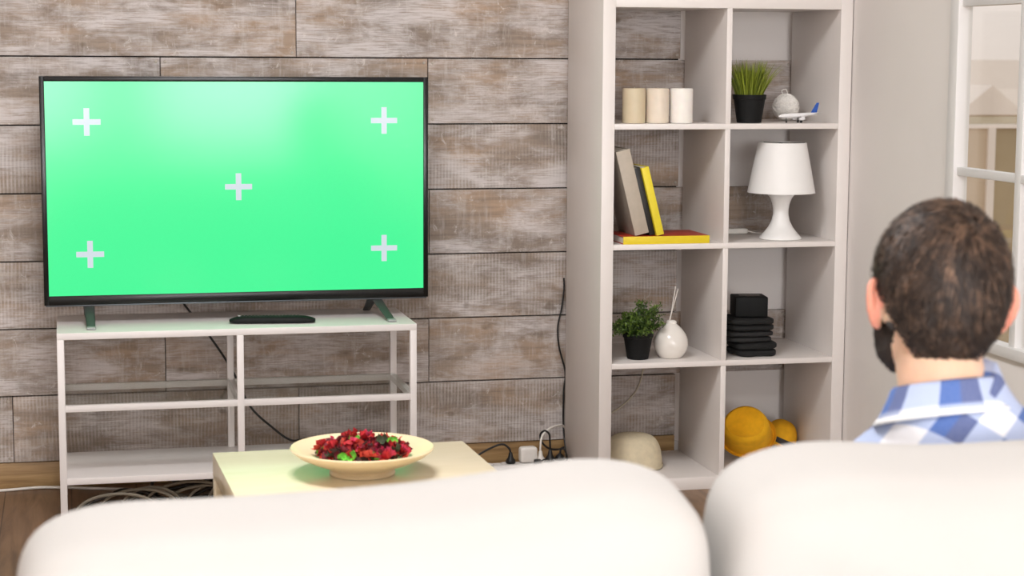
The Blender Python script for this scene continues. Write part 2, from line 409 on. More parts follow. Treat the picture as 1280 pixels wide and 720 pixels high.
SCR = screen_mat('green_screen_panel', (.066, 1.0, .34, 1), .86)
MRK = screen_mat('white_marker_pixels', (.72, .80, .86, 1), .84)
sc = PB('screen', (X0+.0135, X1-.0135, TY+.004, TY+.012, Z0+.026, Z1-.014), SCR, tv, 0)
sc['label'] = 'glowing green screen'
for x, z in ((-1.455, 1.100), (-.612, 1.102), (-1.034, .914), (-1.453, .727), (-.613, .730)):
    h, w = .0385, .0078
    bm = bmesh.new()
    l = tv.location; out = [(-h, -w), (-w, -w), (-w, -h), (w, -h), (w, -w), (h, -w), (h, w), (w, w), (w, h), (-w, h), (-w, w), (-h, w)]
    ring_loft(bm, [[Vector((x+a-l.x, yy-l.y, z+b-l.z)) for a, b in out] for yy in (TY+.0034, TY+.0045)])
    o = mkobj('plus_mark', bm, MRK, sc); o['label'] = 'white cross'
# feet: splayed metal blades front and back
for sx, xf in ((-1, -1.460), (1, -.640)):
    bm = bmesh.new(); l = tv.location; tips = []
    for yy, dx in ((-.385, .028 if sx > 0 else .004), (-.155, -.01 if sx > 0 else .0)):
        rings = []
        for t in (0, .2, .4, .6, .8, 1):
            z = .592-(.592-.5335)*t; y = TY+.035+(yy-TY-.035)*(t**1.3); x = xf+dx*t
            w = .0165-.005*t; hh = .012-.003*t
            rings.append([Vector((x-l.x+w*math.cos(q), y-l.y+hh*math.sin(q), z-l.z)) for q in [2*PI*i/16 for i in range(16)]])
        ring_loft(bm, rings)
        if yy < -.3: tips.append((xf+dx-.0125, xf+dx+.0125, yy-.014, yy+.014, .5305, .5385))
    ft = mkobj('foot', bm, GUN, tv, bevel=.0)
    PB_ = B('foot_tip', [lb(tv, d) for d in tips], mat('silver_tip', (150, 155, 152), .3, .05, 30), ft, .003); PB_['label'] = 'silver tip of the foot'

# ------------------------------------------------------------------ tv stand
SX, SF = -1.5495, -.4415
st = thing('tv_stand', (-1.05, -.26, 0), 'white metal and glass television bench against the plank wall', 'tv stand')
PB('top_panel', (SX, SX+1.0, SF, SF+.36, .511, .530), WHITE, st, .0012)
for x in (SX, SX+.4895, SX+.981):
    PB('leg', (x, x+.019, SF, SF+.019, 0, .5115), WHITE, st, .0012)
    PB('leg', (x, x+.019, SF+.341, SF+.36, 0, .5115), WHITE, st, .0012)
PB('glass_rail', [(SX+.0185, SX+.9815, SF+.0005, SF+.018, .3095, .3275), (SX+.0185, SX+.9815, SF+.342, SF+.3595, .3095, .3275),
    (SX+.0005, SX+.0185, SF+.0185, SF+.3415, .3095, .3275), (SX+.4905, SX+.508, SF+.0185, SF+.3415, .3095, .3275), (SX+.9815, SX+.9995, SF+.0185, SF+.3415, .3095, .3275)], WHITE, st, .0008)
for a, b in ((SX+.006, SX+.493), (SX+.506, SX+.994)):
    g = PB('glass_shelf', (a, b, SF+.021, SF+.339, .3277, .3325), SHGLASS, st, 0)
PB('bottom_shelf', (SX+.001, SX+.999, SF+.001, SF+.359, .105, .1235), WHITE, st, .0012)

# remote on the stand
rm = thing('remote_control', (-.950, -.345, .5305), 'black remote control lying on the white television bench', 'remote control', math.radians(-7))
def rfn(p):
    k = 1-.25*max(0, p.z)/.012
    return Vector((p.x*k, p.y*k, p.z))
bm = bmesh.new(); superbox(bm, .122, .024, .0095, 14, .16, fn=rfn, M=Matrix.Translation((0, 0, .0098))); mkobj('casing', bm, BLACKMAT, rm)
bm = bmesh.new()
for i in range(17):
    for j in range(3): box(bm, -.088+i*.0098, -.081+i*.0098, -.0125+j*.009, -.0062+j*.009, .0188, .0206)
mkobj('keypad', bm, mat('rubber_keys', (40, 42, 42), .5, .2, 200), rm, bevel=.0008, seg=1)
bm = bmesh.new(); lathe(bm, [(.0042, .0185), (.0042, .0208), (.001, .0215)], 16, c=(-.094, .008, 0)); mkobj('power_button', bm, mat('silver_key', (190, 190, 190), .3), rm)

# ------------------------------------------------------------------ shelving unit
KF, KB = -.419, -.029
kx = thing('shelving_unit', (.385, -.22, 0), 'tall white open cube shelving unit beside the right wall', 'shelf')
W, T, S = .77, .038, .0162
PB('side_panel', (0, T, KF, KB, 0, 1.47), SHELFW, kx, .0015)
PB('side_panel', (W-T, W, KF, KB, 0, 1.47), SHELFW, kx, .0015)
PB('top_board', (T, W-T, KF+.0003, KB-.0003, 1.4315, 1.4697), SHELFW, kx, .001)
PB('bottom_board', (T, W-T, KF+.0003, KB-.0003, 0.0003, .038), SHELFW, kx, .001)
for z in (.3905, .743, 1.0955): PB('shelf', (T, W-T, KF+.0006, KB-.0006, z-S, z), SHELFW, kx, .0008)
zs = [.038, .3905, .743, 1.0955, 1.4315+S]
for i in range(4): PB('divider', (.3769, .3931, KF+.0008, KB-.0008, zs[i], zs[i+1]-S), SHELFW, kx, .0008)
SZ1, SZ2, SZ3, SZ4 = 1.0957, .7432, .3907, .0382

# candles
for x, col, lab in ((.1145, (206, 190, 160), 'beige pillar candle, leftmost of three on the top shelf'), (.1865, (222, 208, 190), 'cream pillar candle between the beige and the white one'), (.2605, (238, 232, 224), 'white pillar candle, rightmost of the three candles')):
    t = thing('pillar_candle', (x, -.355, SZ1), lab, 'candle', group='pillar candles on the top shelf')
    bm = bmesh.new(); lathe(bm, [(.028, 0), (.0335, .001), (.0342, .004), (.0342, .098), (.033, .1015), (.030, .1022), (.026, .0995), (.004, .098)], 48)
    mkobj('wax', bm, mat('candle_wax', col, .45, .03, 40, sss=.15), t)
    bm = bmesh.new(); tube(bm, [(0, 0, .097), (.0005, 0, .101), (.002, .001, .1045)], .0009, 6); mkobj('wick', bm, mat('wick', (210, 200, 185), .9), t)

# pots
def pot(par, h, rt, rb):
    bm = bmesh.new(); lathe(bm, [(rb*.9, 0), (rb, .001), (rb+(rt-rb)*.82, h*.82), (rt*1.0, h*.83), (rt*1.03, h), (rt*.95, h), (rt*.93, h*.9), (.003, h*.88)], 40)
    mkobj('pot', bm, BLACKMAT, par)
    bm = bmesh.new(); lathe(bm, [(rt*.9, h*.86), (rt*.7, h*.91), (.002, h*.93)], 24, cap=True); mkobj('soil', bm, mat('potting_soil', (40, 30, 22), .95, .4, 200, .5), par)
def leafmat(name, c0, c1):
    k = NT(name); oi = k.n('ShaderNodeAttribute', attribute_name='tone'); k.l(k.ramp(oi.outputs['Fac'], [(0, lin(c0)), (1, lin(c1))]), k.b.inputs['Base Color'])
    k.b.inputs['Roughness'].default_value = .5
    k.b.inputs['Subsurface Weight'].default_value = 0.0; return k.m
def blades_obj(name, quads, m, par, kind=None, label=None):
    """quads: list of (list of (left,right) point pairs, tone)"""
    vs = []; fs = []; tn = []
    for strip, tone in quads:
        n0 = len(vs)
        for a, b in strip: vs += [tuple(a), tuple(b)]
        for i in range(len(strip)-1): fs.append((n0+2*i, n0+2*i+1, n0+2*i+3, n0+2*i+2)); tn.append(tone)
    me = bpy.data.meshes.new(name); me.from_pydata(vs, [], fs); A = me.attributes.new('tone', 'FLOAT', 'FACE'); A.data.foreach_set('value', tn)
    me.materials.append(m); o = bpy.data.objects.new(name, me); C.objects.link(o); o.parent = par
    for p in me.polygons: p.use_smooth = True
    tag(o, label=label, kind=kind); return o
gp = thing('potted_grass', (.4745, -.352, SZ1), 'artificial green grass in a black pot on the top shelf', 'plant')
pot(gp, .084, .049, .0365)
rnd = random.Random(3); Q = []
for i in range(520):
    a = rnd.uniform(0, 2*PI); r = .040*math.sqrt(rnd.random()); lean = rnd.uniform(.05, .78)*(r/.04*.8+.35); hgt = rnd.uniform(.075, .125)*(1-.12*lean)
    d = Vector((math.cos(a), math.sin(a), 0)); p = Vector((r*d.x, r*d.y, .072)); w = rnd.uniform(.0011, .0019)
    sd = Vector((-d.y, d.x, 0)); ta = rnd.uniform(0, PI); sd = Vector((math.cos(ta), math.sin(ta), 0)); strip = []
    for j in range(6):
        t = j/5; q = p+d*(lean*hgt*(t**1.6)*.75)+Vector((0, 0, hgt*t*(1-.12*lean*t))); ww = w*(1-t**2.2)+.0001
        q.x = max(q.x, -.0785)
        strip.append((q-sd*ww, q+sd*ww))
    Q.append((strip, rnd.random()*.6+rnd.random()*.4))
blades_obj('grass_blades', Q, leafmat('grass_green', (58, 76, 14), (158, 170, 48)), gp, 'stuff', 'green grass blades')

bp = thing('potted_bush', (.143, -.335, SZ3), 'small bushy green plant in a black pot beside the white vase', 'plant')
pot(bp, .079, .0455, .032)
Q = []
def leaf(c, n, s, tone):
    n = n.normalized(); u = n.orthogonal().normalized(); a = rnd.uniform(0, 2*PI); u = (u*math.cos(a)+n.cross(u)*math.sin(a)).normalized(); w = n.cross(u)
    Q.append(([(c-u*s-w*.0003, c-u*s+w*.0003), (c-u*s*.4-w*s*.45, c-u*s*.4+w*s*.45), (c+u*s*.4-w*s*.4+n*s*.15, c+u*s*.4+w*s*.4+n*s*.15), (c+u*s-w*.0003, c+u*s+w*.0003)], tone))
stems = bmesh.new()
for i in range(84):
    a = rnd.uniform(0, 2*PI); el = rnd.uniform(.1, 1.35); L_ = rnd.uniform(.05, .088)*(1.3 if el > .9 else 1)
    d = Vector((math.cos(a)*math.cos(el), math.sin(a)*math.cos(el), math.sin(el))); p0 = Vector((d.x*.02, d.y*.02, .072))
    if d.x < 0: L_ = min(L_, .068)
    pts = [p0+d*L_*t+Vector((0, 0, .018*t*(1-t)*2)) for t in (0, .33, .66, 1)]
    pts = [Vector((max(q.x, -.092), q.y, max(q.z, .074))) for q in pts]
    tube(stems, pts, .0009, 5)
    for j in range(34):
        t = rnd.uniform(.25, 1.02); c = pts[0].lerp(pts[-1], min(t, 1))+Vector((rnd.gauss(0, .006), rnd.gauss(0, .006), .018*t*(1-t)*2+rnd.gauss(0, .005)))
        c.x = max(c.x, -.0975)
        leaf(c, Vector((rnd.gauss(0, 1), rnd.gauss(0, 1)-.4, rnd.gauss(.6, .8))), rnd.uniform(.0032, .0058), rnd.random()*rnd.random()*.8+.2*(t > .85))
blades_obj('foliage', Q, leafmat('bush_green', (34, 58, 16), (112, 140, 44)), bp, 'stuff', 'small green leaves')
mkobj('stems', stems, mat('stem_green', (60, 80, 30), .6), bp)

# ball of white twine
tb = thing('twine_ball', (.650, -.20, SZ1), 'ball of white twine behind the toy aeroplane', 'twine')
bm = bmesh.new(); ball(bm, (0, 0, .0425), (.0385, .0385, .0405)); mkobj('core', bm, mat('twine_core', (240, 236, 230), .9), tb)
bm = bmesh.new()
for k_ in range(34):
    ax = Vector((rnd.gauss(0, 1), rnd.gauss(0, 1), rnd.gauss(0, 1))).normalized()
    if k_ < 16: ax = Vector((rnd.gauss(0, .35), rnd.gauss(0, .35), 1)).normalized()
    u = ax.orthogonal().normalized(); w = ax.cross(u); h = rnd.uniform(-.35, .35)
    tube(bm, [Vector((0, 0, .0425))+(u*math.cos(q)+w*math.sin(q))*.0405*math.sqrt(1-h*h)+ax*.0405*h for q in [2*PI*i/28 for i in range(29)]], .0017, 5)
tube(bm, crom([(-.01, 0, .081), (-.016, -.004, .093), (-.004, -.006, .097), (.004, 0, .086), (.0, .0, .082)], 6), .0011, 5)
mkobj('strands', bm, mat('white_twine', (246, 242, 236), .9, .08, 200, .3), tb)

# toy aeroplane, nose to the left
ap = thing('toy_aeroplane', (.622, -.375, SZ1), 'small white toy aeroplane with a blue tail fin', 'toy', math.radians(6))
AW = mat('toy_white', (236, 234, 234), .3, .02, 50); ABL = mat('toy_blue', (38, 84, 170), .35, .15, 90)
bm = bmesh.new(); tube(bm, [(-.066, 0, .020), (-.062, 0, .0205), (-.052, 0, .0215), (-.03, 0, .022), (.02, 0, .0235), (.045, 0, .026), (.066, 0, .030)], [.001, .0035, .006, .007, .007, .0048, .001], 16)
mkobj('fuselage', bm, AW, ap)
for s in (-1, 1):
    bm = bmesh.new()
    ring_loft(bm, [[Vector((x*1.0, y, z)) for x, z in q] for y, q in ((s*.004, ((-.014, .018), (.004, .0195), (.022, .0185), (.004, .017))), (s*.058, ((.022, .0255), (.028, .0262), (.034, .0255), (.028, .0248))))])
    mkobj('wing', bm, AW, ap)
    bm = bmesh.new(); ring_loft(bm, [[Vector((x, y, z)) for x, z in q] for y, q in ((s*.002, ((.046, .028), (.054, .029), (.062, .028), (.054, .027))), (s*.024, ((.062, .031), (.066, .0314), (.07, .031), (.066, .0306))))])
    mkobj('tailplane', bm, AW, ap)
    bm = bmesh.new(); tube(bm, [(-.008, s*.022, .0125), (0, s*.022, .0125), (.010, s*.022, .013)], [.004, .0045, .003], 12)
    box(bm, -.002, .01, s*.022-.0008, s*.022+.0008, .014, .0215)
    mkobj('engine', bm, AW, ap)
    bm = bmesh.new(); lathe(bm, [(.0035, -.0015), (.0042, -.001), (.0042, .001), (.0035, .0015)], 16, M=Matrix.Translation((.004, s*.010, .0046)) @ Matrix.Rotation(PI/2, 4, 'X')); box(bm, .0032, .0048, s*.010-.0006, s*.010+.0006, .004, .018)
    mkobj('wheel', bm, BLACKPL, ap)
bm = bmesh.new(); lathe(bm, [(.0022, -.001), (.003, 0), (.0022, .001)], 12, M=Matrix.Translation((-.04, 0, .0034)) @ Matrix.Rotation(PI/2, 4, 'X')); box(bm, -.0407, -.0393, -.0005, .0005, .003, .018); mkobj('nose_wheel', bm, BLACKPL, ap)
bm = bmesh.new(); ring_loft(bm, [[Vector((x, y, z)) for x, y in q] for z, q in ((.029, ((.040, 0), (.050, .0012), (.061, 0), (.050, -.0012))), (.060, ((.060, 0), (.0645, .0006), (.069, 0), (.0645, -.0006))))]); mkobj('tail_fin', bm, ABL, ap)

# ---------------- row two: books and lamp
def book(name, loc, label, w, d, h, tilt, cover, spine=None, cat='book', axis='Y', pages=(226, 220, 208)):
    """w thickness along x, d depth along y, h along z; spine faces -y; tilted about y by tilt (to the left)"""
    t = thing(name, loc, label, cat); t.rotation_euler = (0, -tilt, 0)
    cm = mat(name+'_cover', cover, .5, .05, 60, .05); sm = mat(name+'_spine', spine, .5, .04, 60) if spine else cm
    b = .0022
    B('cover', [(0, b, .0015, d, 0, h), (w-b, w, .0015, d, 0, h)], cm, t, .0006)
    B('spine', [(0, w, 0, b, 0, h)], sm, t, .0008)
    B('pages', [(b, w-b, b, d-.003, .003, h-.003)], mat('paper', pages, .9, .08, 300, aniso=(40, 1, 1)), t, 0)
    return t
th = math.radians(14.2)
# flat red book, spine yellow: length along x
fb = thing('red_book', (.046+.29/2, -.414, SZ2), 'red book with a yellow spine lying flat under the leaning books', 'book')
rc = mat('red_cover', (176, 52, 34), .5, .06, 40); yc = mat('yellow_spine', (226, 200, 26), .5, .03, 40)
fbL, fbR = .070-fb.location.x, .336-fb.location.x
B('cover', [(fbL, fbR, .0015, .185, 0, .0022), (fbL, fbR, .0015, .185, .0208, .023)], rc, fb, .0006)
B('spine', (fbL, fbR, 0, .003, 0, .023), yc, fb, .0008)
B('pages', (fbL+.003, fbR-.003, .003, .18, .0022, .0208), mat('paper', (228, 222, 214), .9, .08, 200, aniso=(1, 1, 40)), fb, 0)
zb = SZ2+.0232
book('grey_book', (.1105, -.400, zb), 'thick grey book leaning against the left side panel', .043, .17, .254, th, (150, 140, 128), (178, 166, 150))  # cover darker than the spine: shade painted into its left side
book('black_book', (.1560, -.396, zb), 'thin black book leaning between the grey and yellow books', .0175, .15, .204, th, (20, 18, 17))
book('yellow_book', (.1750, -.407, zb), 'slim yellow book leaning at the right end of the row', .0225, .15, .206, th, (222, 202, 40), (228, 208, 44))

lp = thing('table_lamp', (.5905, -.33, SZ2), 'small white table lamp with a tapered shade on an hourglass base', 'lamp')
LW = mat('lamp_white', (238, 236, 233), .4, .01, 10)
bm = bmesh.new(); lathe(bm, [(.060, 0), (.0635, .002), (.063, .006), (.052, .018), (.038, .036), (.028, .055), (.0235, .075), (.0235, .09), (.0265, .108), (.0325, .124), (.040, .134), (.040, .137), (.012, .139)], 56); mkobj('base', bm, LW, lp)
bm = bmesh.new(); lathe(bm, [(.1015, .1415), (.1025, .1415), (.0728, .2925), (.0718, .2925), (.1015, .1425)], 64, cap=False); mkobj('lamp_shade', bm, LW, lp)
bm = bmesh.new(); lathe(bm, [(.016, .139), (.016, .17), (.022, .19), (.028, .215), (.022, .24), (.002, .247)], 24); mkobj('bulb', bm, mat('opal_bulb', (240, 238, 232), .3), lp)
bm = bmesh.new(); tube(bm, [(.0, .0, .2915), (.072, 0, .2915)], .001, 6); tube(bm, [(0, 0, .2915), (-.036, .062, .2915)], .001, 6); tube(bm, [(0, 0, .2915), (-.036, -.062, .2915)], .001, 6); tube(bm, [(0, 0, .245), (0, 0, .2915)], .001, 6); mkobj('shade_carrier', bm, GUN, lp)
bm = bmesh.new(); tube(bm, crom([(.055, .03, .004), (.02, .11, .0025), (-.01, .17, .0025), (-.03, .175, .006), (-.045, .178, .011)], 8), .0024, 8); mkobj('cord', bm, CABLEW, lp)
ad = thing('lamp_plug', (.515, -.152, SZ2), 'white lamp plug lying behind the shelf divider', 'plug')
bm = bmesh.new(); superbox(bm, .036, .011, .009, 6, .2, M=Matrix.Translation((0, 0, .0092))); mkobj('casing', bm, CABLEW, ad)
bm = bmesh.new(); [tube(bm, [(-.036, s*.005, .009), (-.056, s*.005, .009)], .0022, 8) for s in (-1, 1)]; mkobj('pin', bm, GUN, ad)

# ---------------- row three: vase, black stack
vs_ = thing('diffuser_vase', (.2465, -.335, SZ3), 'round white ceramic vase with thin white reeds', 'vase')
bm = bmesh.new(); lathe(bm, [(.028, 0), (.033, .002), (.044, .016), (.0500, .030), (.0520, .044), (.0500, .058), (.0440, .073), (.034, .087), (.022, .098), (.0145, .105), (.0150, .110), (.0130, .113), (.009, .111), (.008, .095)], 56)
mkobj('vase_body', bm, mat('white_ceramic', (236, 230, 222), .2, .02, 10, coat=.3), vs_)
bm = bmesh.new(); ball(bm, (0.004, -.004, .107), (.0115, .0115, .007)); mkobj('stopper', bm, mat('cotton', (238, 232, 224), .9, .05, 100, .4), vs_)
for a, b_ in (((-.008, 0, .105), (.027, .02, .205)), ((-.004, .002, .105), (.022, .03, .212)), ((-.006, -.002, .105), (.018, .04, .165))):
    bm = bmesh.new(); tube(bm, [a, b_], .0016, 6); mkobj('reed', bm, mat('white_reed', (226, 219, 210), .8), vs_)

BC = mat('black_fabric', (13, 13, 13), .85, .35, 150, .6); BC2 = mat('charcoal_fabric', (26, 25, 26), .8, .3, 120, .5)
def folded(name, label, cx, cy, z, hx, hy, hz, folds, m, seed, rz=0):
    t = thing(name, (cx, cy, z), label, 'folded cloth', rz, 'black folded cloths in a stack')
    rr = random.Random(seed)
    for i in range(folds):
        bm = bmesh.new(); h = hz/folds; ph = rr.uniform(0, 6)
        def fn(p, ph=ph): return Vector((p.x*(1+.02*math.sin(p.y*50+ph)), p.y, p.z*(1+.10*math.sin(p.x*70+ph)*math.cos(p.y*60))+.0006*math.sin(p.x*90+ph)))
        superbox(bm, hx*(1-.03*rr.random()), hy*(1-.03*rr.random()), h*.52, 12, .22, fn=fn, M=Matrix.Translation((rr.uniform(-.003, .003), rr.uniform(-.003, .003), h*(i+.5))))
        mkobj('fold', bm, m, t)
    return t
folded('folded_cloth', 'lowest black folded cloth, shortest of the stack on the shelf', .512, -.315, SZ3, .068, .07, .043, 2, BC, 1)
folded('folded_cloth', 'middle black folded cloth in the stack beneath the black box', .492, -.310, SZ3+.0435, .074, .072, .034, 2, BC2, 2)
folded('folded_cloth', 'topmost black folded cloth directly under the black box', .494, -.310, SZ3+.078, .076, .074, .038, 2, BC, 3)
bm = bmesh.new(); box(bm, -.050, .050, -.045, .045, -.031, .031); bb = mkobj('black_box', bm, mat('black_carton', (15, 16, 16), .6, .2, 20, spec=.2), bevel=.004, seg=3); bb.location = (.5, -.315, SZ3+.1495); bb.rotation_euler = (0, 0, math.radians(-9))
tag(bb, 'small black box on top of the stack of black cloths', 'box')
B('label_strip', (-.030, .034, -.004, .012, 0.0306, .0314), mat('grey_label', (120, 112, 106), .5, .1, 60), bb, .0003)
B('white_label', (.0496, .0506, -.03, .022, -.014, .02), mat('grey_label', (120, 118, 114), .5, .1, 60), bb, .0003)

# ---------------- row four: hats
def hat(name, loc, label, crown_h, rx, ry, brim, col, band, R, dent=True, grp=None, dome=False):
    t = thing(name, (0, 0, 0), label, 'hat', group=grp); t.matrix_world = Matrix.Translation(loc) @ R
    t.location, t.rotation_euler = loc, R.to_euler()
    m = mat(name+'_felt', col, .9, .07, 60, .25)
    def hx(th, rr): return Vector((rr*rx*math.cos(th), rr*ry*math.sin(th), 0))
    rings = []; N = 56
    prof = [(1.0, 0), (.985, .25), (.96, .55), (.93, .78), (.87, .92), (.76, .985), (.6, 1.0), (.4, .985), (.2, .97), (.02, .965)]
    if dome: prof = [(math.cos(q)**dome, math.sin(q)) for q in [PI/2*i/12*.995 for i in range(13)]]
    for r, z in prof:
        ring = []
        for i in range(N):
            a = 2*PI*i/N; p = hx(a, r); zz = z*crown_h
            if dent:
                rr_ = math.hypot(p.x/rx, p.y/ry)
                zz -= crown_h*.26*max(0, 1-(rr_/.72)**2)**.6*(z > .9)
                zz += crown_h*.06*(p.y/ry)*z
                p.x *= 1-.10*z*(p.y/ry)
            p.z = zz; ring.append(p)
        rings.append(ring)
    bm = bmesh.new(); ring_loft(bm, rings); mkobj('crown', bm, m, t)
    rings = []
    for q, dz in ((1.0, .004), (1+brim*.3, .001), (1+brim*.8, .002), (1+brim, .008), (1+brim+.01, .006), (1+brim*.8, -.001), (1+brim*.3, -.002), (.98, .001)):
        rings.append([hx(2*PI*i/N, 1)*q+Vector((0, 0, dz+ (.008*abs(math.cos(2*PI*i/N)) if q > 1.12 and brim > .1 else 0))) for i in range(N)])
    bm = bmesh.new(); ring_loft(bm, rings, cap=False); mkobj('brim', bm, m, t)
    if band:
        bm = bmesh.new(); ring_loft(bm, [[hx(2*PI*i/N, q)+Vector((0, 0, z)) for i in range(N)] for q, z in ((1.0, .003), (1.022, .004), (1.008, .028), (.985, .028))], cap=False); mkobj('hat_band', bm, mat('hat_band', band, .6, .1, 60), t)
    return t
YH = (232, 172, 16)
hat('yellow_hat', (.542, -.215, .112), 'yellow felt hat tipped on its side, dented crown towards the room', .100, .078, .066, .16, YH, None,
    Matrix.Rotation(math.radians(-26), 4, 'Z') @ Matrix.Rotation(math.radians(52), 4, 'X'), grp=None)
hat('yellow_hat', (.664, -.150, .067), 'second yellow hat with a dark band behind the dented one', .085, .058, .060, .2, (228, 166, 18), (40, 30, 24),
    Matrix.Rotation(math.radians(24), 4, 'Y'), dent=False, dome=.8)
hat('cream_hat', (.162, -.235, .0425), 'cream straw hat in the bottom left cube of the shelving',   .098, .091, .092, .02, (216, 202, 172), None, Matrix(), dent=False, dome=.42)

# hanging beige cable behind the unit
bm = bmesh.new(); tube(bm, crom([(.272, -.008, .40), (.268, -.008, .33), (.262, -.008, .296), (.246, -.008, .243), (.212, -.008, .2), (.162, -.008, .165), (.10, -.008, .14)], 8), .0022, 7)
tag(mkobj('hanging_cable', bm, mat('beige_rubber', (196, 184, 160), .6)), 'thin beige cable hanging behind the bottom left cube', 'cable')

# ------------------------------------------------------------------ cables
bm = bmesh.new(); tube(bm, crom([(-1.20, -.165, .70), (-1.20, -.10, .60), (-1.180, -.03, .549), (-1.106, -.03, .45), (-1.041, -.03, .346), (-.989, -.04, .235), (-.925, -.052, .170), (-.866, -.066, .1285), (-.80, -.05, .1265), (-.72, -.045, .05), (-.6, -.05, .006), (-.45, -.06, .006)], 8), .0035, 8)
tag(mkobj('television_cable', bm, CABLEB), 'black cable slanting down the wall behind the television bench', 'cable')
bm = bmesh.new(); tube(bm, crom([(-.003, -.012, .60), (-.002, -.012, .564), (-.009, -.012, .506), (-.021, -.012, .443), (-.016, -.012, .38), (.004, -.012, .302), (.000, -.012, .239), (-.001, -.014, .136), (-.002, -.05, .055), (-.014, -.10, .042), (-.040, -.12, .050)], 8), .0028, 8)
tag(mkobj('wall_cable', bm, CABLEB), 'black cable running down the planks beside the shelving unit', 'cable')
bm = bmesh.new(); tube(bm, crom([(-3.0, -.03, .004), (-2.2, -.035, .004), (-1.9, -.02, .004), (-1.726, -.022, .0045), (-1.60, -.012, .006), (-1.45, -.05, .004), (-1.3, -.1, .004)], 8), .0042, 8)
tag(mkobj('floor_cable', bm, CABLEW), 'white cable along the skirting at the left of the room', 'cable')
rr = random.Random(11)
for i in range(10):
    x = -1.50+i*.055; pts = []
    yb = -.29+.018*i
    for j in range(7): pts.append((x+j*.085+rr.uniform(-.03, .03), yb+rr.uniform(-.006, .006), .006+.006*i*.5+ (rr.uniform(.01, .065) if j in (1, 2, 4, 5) else 0)))
    bm = bmesh.new(); tube(bm, crom(pts, 8), .0052, 7)
    if i % 3 == 2: tag(mkobj('loose_cable', bm, CABLEG), 'grey cable lying loose under the television bench', 'cable', 'grey cables lying under the bench')
    else: tag(mkobj('loose_cable', bm, mat('dark_rubber', (44, 38, 32), .5)), 'dark cable lying loose under the television bench', 'cable', 'dark cables lying under the bench')

for i in range(8):   # springy loops arching off the floor
    x0 = -1.51+i*.062; wd = rr.uniform(.09, .15); hh = rr.uniform(.045, .078); yy = -.418+.0145*i; z0 = .012
    pts = [(x0+wd*(1-math.cos(PI*t/8))*.9, yy+.0015*math.sin(t), z0+hh*math.sin(PI*t/8)) for t in range(9)]
    bm = bmesh.new(); tube(bm, crom(pts, 4), .0045, 7)
    tag(mkobj('looped_cable', bm, CABLEG), 'grey cable looping up off the floor beneath the bench front', 'cable', 'cable loops beneath the bench front')

# power strip with plugs right of the coffee table
ps = thing('power_strip', (-.15, -.13, 0), 'white power strip on the floor beside the shelving unit', 'power strip', math.radians(4))
bm = bmesh.new(); superbox(bm, .165, .028, .021, 12, .16, M=Matrix.Translation((0, 0, .0212))); mkobj('casing', bm, mat('white_plastic', (232, 228, 224), .35, .02, 30), ps)
for i in range(5):
    bm = bmesh.new(); lathe(bm, [(.020, .0405), (.0205, .0435), (.0185, .0435), (.0175, .0415), (.001, .0412)], 28, c=(-.124+i*.062, 0, 0)); mkobj('socket', bm, mat('white_plastic_inner', (205, 202, 198), .4), ps)
WPL = mat('white_plug', (232, 228, 222), .35, .03, 40)
ad2 = thing('charger', (-.145, -.134, .0435), 'square white charger plugged into the power strip', 'charger', math.radians(4))
bm = bmesh.new(); superbox(bm, .0275, .016, .0245, 10, .16, M=Matrix.Translation((0, 0, .0252))); mkobj('casing', bm, WPL, ad2)
def plug(loc, label, pts, m, r=.0032, h=.032):
    t = thing('plug', loc, label, 'plug'); bm = bmesh.new()
    lathe(bm, [(.014, 0), (.0155, .003), (.0145, .010), (.008, .018), (.0055, h), (.003, h+.003)], 20); mkobj('plug_body', bm, m, t)
    bm = bmesh.new(); tube(bm, crom([(0, 0, h-.004)]+pts, 8), r, 8); mkobj('cord', bm, m, t); return t
plug((-.200, -.135, .0435), 'black plug left of the white charger, cable arching to the left', [(-.004, 0, .045), (-.022, .008, .058), (-.05, .01, .052), (-.10, .008, .028), (-.16, .02, -.02), (-.24, .05, -.037), (-.4, .06, -.037)], CABLEB)
plug((-.105, -.133, .0435), 'white plug right of the charger with a looping white cord', [(.0, 0, .05), (.008, .008, .080), (.035, .02, .100), (.075, .06, .100), (.10, .10, .088), (.115, .115, .07)], CABLEW)
plug((-.072, -.126, .0435), 'black plug under a tall loop of its own black cord', [(-.001, 0, .06), (-.004, 0, .085), (-.018, .005, .094), (-.030, .01, .080), (-.022, .01, .055), (.0, .012, .036), (.03, .02, .030), (.058, .05, .030)], CABLEB)
plug((-.040, -.122, .0435), 'low black plug at the right end of the power strip', [(.004, 0, .034), (.016, -.004, .03), (.022, -.006, .0), (.012, -.012, -.03)], CABLEB, h=.02)
bk = thing('adapter_block', (-.122, -.165, .043), 'small black adapter block lying against the white charger', 'adapter')
bm = bmesh.new(); superbox(bm, .011, .008, .0075, 6, .2, M=Matrix.Translation((0, 0, .008))); mkobj('casing', bm, BLACKPL, bk)
bm = bmesh.new(); tube(bm, crom([(.010, 0, .008), (.024, .006, .012), (.04, .012, .006)], 6), .0025, 7); mkobj('cord', bm, CABLEB, bk)

